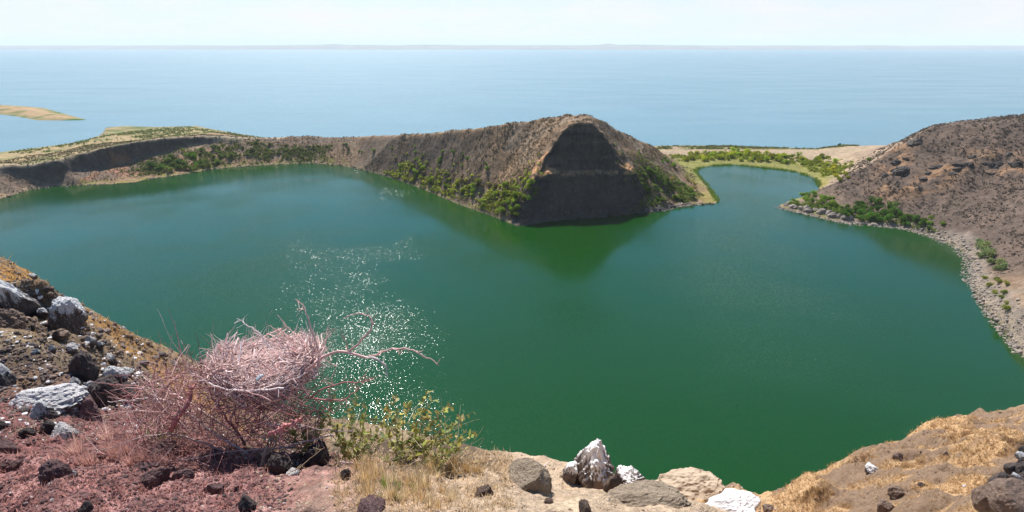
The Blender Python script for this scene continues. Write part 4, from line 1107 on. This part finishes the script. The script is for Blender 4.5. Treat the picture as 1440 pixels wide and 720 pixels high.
# the dead bush that carries it
bush = link('dead_bush', None); bush.location = Vector(G(330, 640, y=3.05)); bush.location.z = drop(bush.location.x, bush.location.y, NEAR)[0]
tag(bush, 'dead thorny bush of red and grey twigs under the stick nest', 'bush')
BL = np.array(bush.location)
def pxs(pts): return [np.array(G(a, b, y=y)) for a, b, y in pts]
def smooth_path(P, n=4):
    P = np.array(P); out = []
    for i in range(len(P) - 1):
        p0 = P[max(i - 1, 0)]; p1 = P[i]; p2 = P[i + 1]; p3 = P[min(i + 2, len(P) - 1)]
        for t in np.arange(n) / n:
            out.append(.5 * ((2 * p1) + (-p0 + p2) * t + (2 * p0 - 5 * p1 + 4 * p2 - p3) * t * t + (-p0 + 3 * p1 - 3 * p2 + p3) * t ** 3))
    out.append(P[-1]); out = np.array(out)
    return out + GR.normal(size=out.shape) * .0035
def branch(name, pts, r0, r1, col, spikes=10, parent=None, slen=.06, label=None):
    P = smooth_path(pxs(pts)); T_ = Tubes(); T_.add(P - BL, r0, r1, 6, col)
    for k in range(spikes):
        i = GR.integers(1, len(P) - 1); d = P[i] - P[i - 1]; d /= max(np.linalg.norm(d), 1e-6)
        q = wander(P[i] - BL, d * .4 + GR.normal(size=3), GR.uniform(.3, 1) * slen, 3, .12); T_.add(q, max(r1, r0 * .35), .0008, 4, col * GR.uniform(.8, 1.2))
    o = link(name, T_.mesh(name), twig_mat, parent or bush)
    if label: o['label'] = label
    return o
big_b = branch('branch', [(400,560,3.05),(432,522,3.0),(462,498,2.95),(490,495,2.9),(515,503,2.88),(545,492,2.85),(575,490,2.82),(600,502,2.8),(618,514,2.78)], .011, .002, PINK * .85, 22, slen=.07, label='long pale branch reaching out to the right of the nest')
branch('twig', [(490,495,2.9),(508,478,2.9),(524,460,2.92),(520,446,2.95),(505,441,2.98),(482,447,3.0)], .007, .002, PINK * .75, 8, big_b)
branch('twig', [(515,503,2.88),(532,505,2.84),(543,515,2.82),(545,528,2.8)], .007, .002, PALE * .7, 9, big_b)
branch('twig', [(490,495,2.9),(484,478,2.88),(480,462,2.87)], .003, .001, PINK * .6, 5, big_b)
for pts, r0, r1, c in [
  ([(452,505,3.1),(440,470,3.15),(430,440,3.2),(424,428,3.22),(414,421,3.22)], .006, .002, PINK * .8),
  ([(420,520,3.2),(415,490,3.25),(400,470,3.3),(386,462,3.3),(376,456,3.3)], .005, .0015, PINK * .8),
  ([(380,490,3.1),(362,468,3.1),(345,456,3.1),(334,448,3.1)], .005, .0015, PALE * .9),
  ([(440,510,3.1),(428,480,3.2),(410,466,3.25),(398,452,3.25),(390,443,3.25)], .004, .001, PINK),
  ([(438,500,3.0),(455,486,3.0),(462,470,3.05),(470,464,3.05)], .004, .001, PINK * .7),
  ([(320,560,3.0),(300,540,3.0),(272,525,3.0),(262,500,3.0),(258,484,3.0)], .005, .0015, GREYT),
  ([(400,545,2.8),(350,550,2.8),(310,545,2.8),(280,530,2.85),(268,521,2.85)], .007, .002, PALE * .8),
  ([(345,625,2.9),(320,590,2.9),(300,560,2.95),(285,530,3.0),(282,505,3.0)], .008, .002, REDT * 1.1),
  ([(350,640,2.8),(290,600,2.9),(250,570,3.0),(215,560,3.1),(185,563,3.1),(150,565,3.1)], .006, .0015, PALE * .8),
  ([(330,640,2.8),(270,618,2.8),(230,610,2.8),(180,622,2.8),(130,636,2.8)], .006, .0015, GREYT),
  ([(330,610,2.9),(280,575,3.0),(230,545,3.2),(200,530,3.3),(192,505,3.3)], .005, .0015, PALE * .8),
  ([(260,598,2.9),(232,575,2.9),(215,552,3.0),(198,535,3.0)], .004, .001, PALE * .85),
  ([(240,605,2.8),(262,570,2.8),(270,545,2.85)], .016, .010, REDT * 1.3),
  ([(330,660,2.7),(300,655,2.65),(240,668,2.6),(190,672,2.6)], .004, .001, REDT),
  ([(470,612,2.8),(440,618,2.75),(400,628,2.7),(350,632,2.7),(290,642,2.7),(255,648,2.7)], .006, .002, GREYT * 1.1),
  ([(370,595,2.75),(420,598,2.7),(450,604,2.7),(500,606,2.65)], .005, .0015, GREYT),
  ([(368,660,2.6),(378,620,2.65),(392,608,2.65)], .011, .009, c3(.34, .27, .20)),
  ([(376,612,2.65),(402,600,2.65),(425,590,2.65)], .012, .010, REDT * 1.5),
  ([(478,650,2.5),(520,655,2.5),(560,661,2.5),(600,660,2.5)], .004, .001, GREYT),
  ([(372,680,2.3),(400,668,2.35),(430,650,2.4),(455,630,2.45)], .0028, .001, c3(.45, .33, .2)),
  ([(430,560,2.95),(470,540,2.9),(500,538,2.85),(524,532,2.82)], .006, .002, REDT * 1.2),
  ([(440,560,2.9),(480,562,2.85),(505,545,2.85),(516,522,2.85)], .005, .001, REDT * 1.4),
]: branch('branch', pts, r0, r1, c, 12, slen=.09)
# thicket of finer twigs, under and left of the nest
T_ = Tubes()
for k in range(1150):
    u_ = GR.random(); px = 200 + 250 * u_ ** .95 + GR.normal() * 14; py = GR.uniform(545, 640) - 45 * math.exp(-((px - 270) / 60) ** 2) * GR.random()
    p = np.array(G(px, py, y=GR.uniform(2.75, 3.3)))
    d = GR.normal(size=3) * np.array([1, .7, .7]) + np.array([-.2, 0, .25])
    L = GR.uniform(.10, .42)
    q = wander(p - BL, d, L, 6, .13, .01)
    col = lerp(REDT, PINK, GR.random() ** 2.0) * GR.uniform(.5, 1.25)
    T_.add(q, GR.uniform(.0012, .0038), .0008, 4, col)
tk = link('twig_thicket', T_.mesh('twig_thicket'), twig_mat, bush)
T_ = Tubes()
for k in range(420):                                                    # loose ends sticking out round the nest
    a = GR.uniform(0, 6.28); c = NC + np.array([math.cos(a) * .25, math.sin(a) * .22, GR.uniform(-.13, .03)])
    d = np.array([math.cos(a), math.sin(a), GR.uniform(0, 1.1)]) + GR.normal(size=3) * .5
    T_.add(wander(c - BL, d, GR.uniform(.05, .24), 5, .16), GR.uniform(.0015, .003), .0007, 4, lerp(PINK, PALE, GR.random()) * GR.uniform(.6, 1.1))
link('loose_twigs', T_.mesh('loose_twigs'), twig_mat, bush)
T_ = Tubes()
for k in range(200):                                                    # thin straggling twigs left on the scree
    px, py = GR.uniform(150, 300), GR.uniform(550, 660); h = hit(px, py, NEAR)
    if h is None or h[0].y > 6: continue
    T_.add(wander(np.array(h[0]) + up * .02, np.array([GR.normal(), GR.normal() * .5, GR.uniform(.1, .8)]), GR.uniform(.08, .35), 6, .12), .002, .0007, 4, lerp(REDT, PINK, GR.random()) * GR.uniform(.6, 1.2))
tag(link('twig_litter', T_.mesh('twig_litter'), twig_mat), 'thin red and grey twig litter lying on the scree left of the bush', 'twigs', None, 'stuff')

# ------------------------------------------------------------------ living leafy plants
def leafy(label, base_px, stems, leaf_len, col, seed, spread=(1, .5), name='leafy_plant', nl=9, y=2.8):
    g = np.random.default_rng(seed)
    root = link(name, None); b_ = Vector(G(base_px[0], base_px[1], y=y)); zz = drop(b_.x, b_.y, NEAR)[0]; b_.z = min(zz, b_.z + .1); root.location = b_
    tag(root, label, 'plant')
    S = Tubes(); LP = []; LD = []; LC = []
    for (tx, ty, yy) in stems:
        tip = np.array(G(tx, ty, y=yy)) - np.array(b_)
        st = np.array([g.normal() * .04, g.normal() * .04, 0])
        n = 9; ts = np.linspace(0, 1, n)[:, None]
        P = st + (tip - st) * ts + np.array([0, 0, .10]) * np.linalg.norm(tip) * (ts * (1 - ts)) * 4 * .5 + g.normal(size=(n, 3)) * .006
        S.add(P, .0032, .0012, 5, c3(.28, .24, .10) * g.uniform(.7, 1.2))
        for k in range(nl):
            i = g.integers(2, n); f = g.random(); q = P[i - 1] + (P[i] - P[i - 1]) * f
            d = g.normal(size=3) + np.array([0, 0, .5]); d /= np.linalg.norm(d)
            LP.append(q); LD.append(d)
    for k in range(26):
        tx, ty, yy = stems[g.integers(len(stems))]; tip = np.array(G(tx + g.normal() * 14, ty + abs(g.normal()) * 12, y=yy)) - np.array(b_)
        s0 = tip * g.uniform(.2, .7) + g.normal(size=3) * .04
        S.add(wander(s0, (tip - s0) + g.normal(size=3) * .08, g.uniform(.08, .30), 6, .12), .0018, .0007, 4, c3(.50, .40, .27) * g.uniform(.6, 1.2))
    link('stem', S.mesh('stem'), twig_mat, root)
    V, F, C_ = [], [], []
    prof = [(0, .0), (.18, .62), (.42, 1.0), (.7, .8), (.9, .35), (1, 0)]
    for q, d in zip(LP, LD):
        L = leaf_len * g.uniform(.6, 1.25); wv = L * g.uniform(.18, .28)
        s_ = np.cross(d, g.normal(size=3)); s_ /= np.linalg.norm(s_); nrm = np.cross(d, s_); cup = nrm * L * g.uniform(-.12, .12)
        b0 = len(V); tone = np.array(col) * g.uniform(.6, 1.5) * np.array([g.uniform(.85, 1.3), 1, g.uniform(.6, 1.2)])
        for t, w_ in prof:
            mid = q + d * L * t + cup * math.sin(t * 3)
            V += [mid - s_ * wv * w_ + nrm * wv * w_ * .3, mid, mid + s_ * wv * w_ + nrm * wv * w_ * .3]; C_ += [tone, tone * .85, tone]
        for i in range(5):
            a = b0 + i * 3
            F += [(a, a + 1, a + 4, a + 3), (a + 1, a + 2, a + 5, a + 4)]
    o = link('foliage', np_mesh('foliage', V, F, True, C_), foliage_mat, root); o.color = (1, 1, 1, 1)
    return root
g = random.Random(12)
stems = [(640,508+60,2.75),(665,578,2.75),(672,607,2.7),(655,590,2.72),(628,572,2.78),(612,560,2.8),(600,548,2.85),(590,575,2.8),(575,565,2.85),(556,560,2.9),(545,572,2.9),(530,562,2.95),(648,620,2.62),(630,612,2.65),(618,600,2.7),(560,590,2.75),(585,596,2.7),(605,585,2.72),(538,590,2.8)]
leafy('sprawling plant with narrow yellow green leaves on the crest right of the nest', (566,640), stems, .040, (.42, .42, .18), 21, nl=24, y=2.65)
leafy('leafy green plant growing between the dead bush and the sprawling one', (500,635), [(500,560,2.9),(515,572,2.9),(488,575,2.9),(480,590,2.85),(530,588,2.8),(540,600,2.75),(520,610,2.7),(496,600,2.8),(470,598,2.85),(550,612,2.65),(510,590,2.8),(460,580,2.95),(448,575,3.0)], .042, (.34, .36, .15), 22, nl=26, y=2.75)
leafy('thin leafy stems standing in the dead bush below the nest', (430,628), [(430,570,2.95),(450,565,3.0),(418,585,2.9),(470,560,3.05),(440,600,2.8),(402,600,2.8),(456,590,2.9)], .036, (.30, .31, .13), 23, nl=22, y=2.85)
leafy('sparse dark leaved seedling among red twigs left of the bush', (225,622), [(205,588,3.2),(222,580,3.2),(238,590,3.1),(250,600,3.0),(212,605,3.1),(195,600,3.2),(262,610,2.95),(236,560,3.2)], .034, (.10, .13, .035), 24, nl=6, y=3.05)
leafy('straggling leafy shoots at the right end of the crest plants', (618,648), [(600,600,2.6),(622,604,2.6),(640,598,2.6),(655,612,2.55),(668,606,2.55),(662,628,2.5),(645,632,2.5),(612,622,2.5),(590,625,2.5)], .036, (.38, .39, .16), 26, nl=16, y=2.5)
leafy('low sprig with broad pale leaves at the front of the crest', (560,660), [(548,628,2.5),(560,622,2.5),(572,630,2.45),(585,640,2.4),(540,645,2.4),(598,650,2.35)], .040, (.26, .28, .11), 25, nl=4, y=2.42)

# ------------------------------------------------------------------ grasses
def tuft_mesh(name, seed, n=60, h=.16, w=.0016, spread=.5):
    g = np.random.default_rng(seed); V = []; F = []; C_ = []
    for k in range(n):
        a = g.uniform(0, 6.28); lean = g.uniform(.1, 1) * spread; L = h * g.uniform(.45, 1.1); b0 = np.array([math.cos(a), math.sin(a), 0]) * g.uniform(0, .25) * h
        d = np.array([math.cos(a) * lean, math.sin(a) * lean, 1]); d /= np.linalg.norm(d); s_ = np.array([-math.sin(a), math.cos(a), 0]) * w
        p1 = b0 + d * L * .55; p2 = b0 + d * L + np.array([math.cos(a), math.sin(a), -.6]) * L * .25 * lean
        i = len(V); V += [b0 - s_, b0 + s_, p1 + s_ * .8, p1 - s_ * .8, p2]; t = g.uniform(.6, 1.3); C_ += [c3(1, 1, 1) * t] * 5
        F += [(i, i + 1, i + 2, i + 3), (i + 3, i + 2, i + 4, i + 4)]
    V2 = np.array(V); Ft = []
    for f in F:
        if f[2] == f[3] or f[3] == f[2]: Ft.append(f[:3])
        else: Ft += [(f[0], f[1], f[2]), (f[0], f[2], f[3])]
    return np_mesh(name, V2, Ft, False, C_)
TUF = [tuft_mesh('grass_tuft', 800 + i, 70, .15 + .02 * i) for i in range(4)]
for t in TUF: t.materials.append(foliage_mat)
def tuft(px, py, s, col, label, group=None):
    h = hit(px, py, NEAR)
    if h is None: return
    o = link('grass_tuft', TUF[int(px) % 4], None, None, h[0] - Vector((0, 0, .01)), (0, 0, px), s); o.color = (*col, 1)
    tag(o, label, 'grass', group)
STRAW = (.62, .42, .20); STRAW2 = (.75, .58, .36); PKS = (.62, .36, .30)
g = random.Random(31)
for i in range(46): tuft(g.uniform(500, 640), g.uniform(652, 716), g.uniform(.35, .75), STRAW2 if g.random() < .6 else STRAW, 'bleached straw tuft on pale soil below the leafy plants', 'straw tufts below the leafy plants')
for i in range(26): tuft(g.uniform(590, 705), g.uniform(640, 666), g.uniform(.3, .6), STRAW, 'straw tuft along the crest between plant and tan boulder', 'straw tufts along the crest')
for i in range(10): tuft(g.uniform(525, 600), g.uniform(672, 715), g.uniform(.3, .5), (.22, .30, .06), 'small fresh green tuft among bleached straw', 'green tufts among the straw')
for i in range(22): tuft(g.uniform(60, 260), g.uniform(610, 660), g.uniform(.4, .9), PKS, 'pinkish dry grass tuft on the red scree', 'pinkish grass tufts on the scree')
tuft(108, 640, 1.2, (.72, .46, .38), 'tallest pale pink grass tuft, right of the squarish purple stone')
tuft(150, 618, 1.1, (.70, .46, .38), 'pale feathery grass tuft left of the dark leaved seedling')
def grass_cover(name, label, pts, size_px, col, seed, per=5, cls='grass', hmax=.35):
    g = np.random.default_rng(seed); n = len(pts) * per
    P = np.repeat(np.array([tuple(p[0]) for p in pts]), per, 0); S = np.repeat(np.array([px2m(1, p[0]) for p in pts]) * g.uniform(*size_px, len(pts)), per)
    S = np.minimum(S, hmax)
    P = P + g.normal(size=(n, 3)) * (S * .35)[:, None] * np.array([1, 1, 0])
    P[:, 2] -= S * .15
    a = g.uniform(0, 6.28, n); s_ = np.c_[np.cos(a), np.sin(a), 0 * a] * (S * .09)[:, None]
    top = P + np.c_[g.normal(size=n) * .5, g.normal(size=n) * .5, np.ones(n)] * S[:, None]
    V = np.stack([P - s_, P + s_, top], 1).reshape(-1, 3)
    T = np.repeat(g.uniform(.6, 1.3, n), 3)[:, None]
    o = link(name, np_mesh(name, V, np.arange(n * 3).reshape(-1, 3), False, np.array(col)[None] * T), foliage_mat); o.color = (1, 1, 1, 1)
    tag(o, label, cls, None, 'stuff')
gg = random.Random(8)
def mound_ok(px, py, p):
    v = float(fbm(np.array([p.x / 1.3]), np.array([p.y / 1.3]), 5, 131)[0]); w_ = float(fbm(np.array([p.x / 6]), np.array([p.y / 6]), 3, 133)[0])
    return v > .44 and w_ > .36 or gg.random() < .06
grass_cover('mound_grass', 'orange straw grass carpeting the mound at the lower right', near_pts(15000, (1085, 1450), (560, 730), gg, mound_ok), (2.0, 4.5), (.52, .34, .18), 71, 6)
grass_cover('slope_grass', 'orange dry grass on the far face of the left slope', near_pts(2500, (0, 275), (350, 600), gg, lambda a, b, p: p.y > 9.5 or gg.random() < .06), (3, 8), (.52, .32, .13), 72, 5)
grass_cover('crest_litter', 'bleached grass litter on the pale crest', near_pts(1300, (470, 720), (636, 725), gg), (4, 11), (.70, .52, .32), 73, 5)
grass_cover('scree_litter', 'pinkish grass litter on the red scree', near_pts(1300, (-10, 380), (570, 725), gg), (4, 12), (.50, .26, .22), 74, 4)
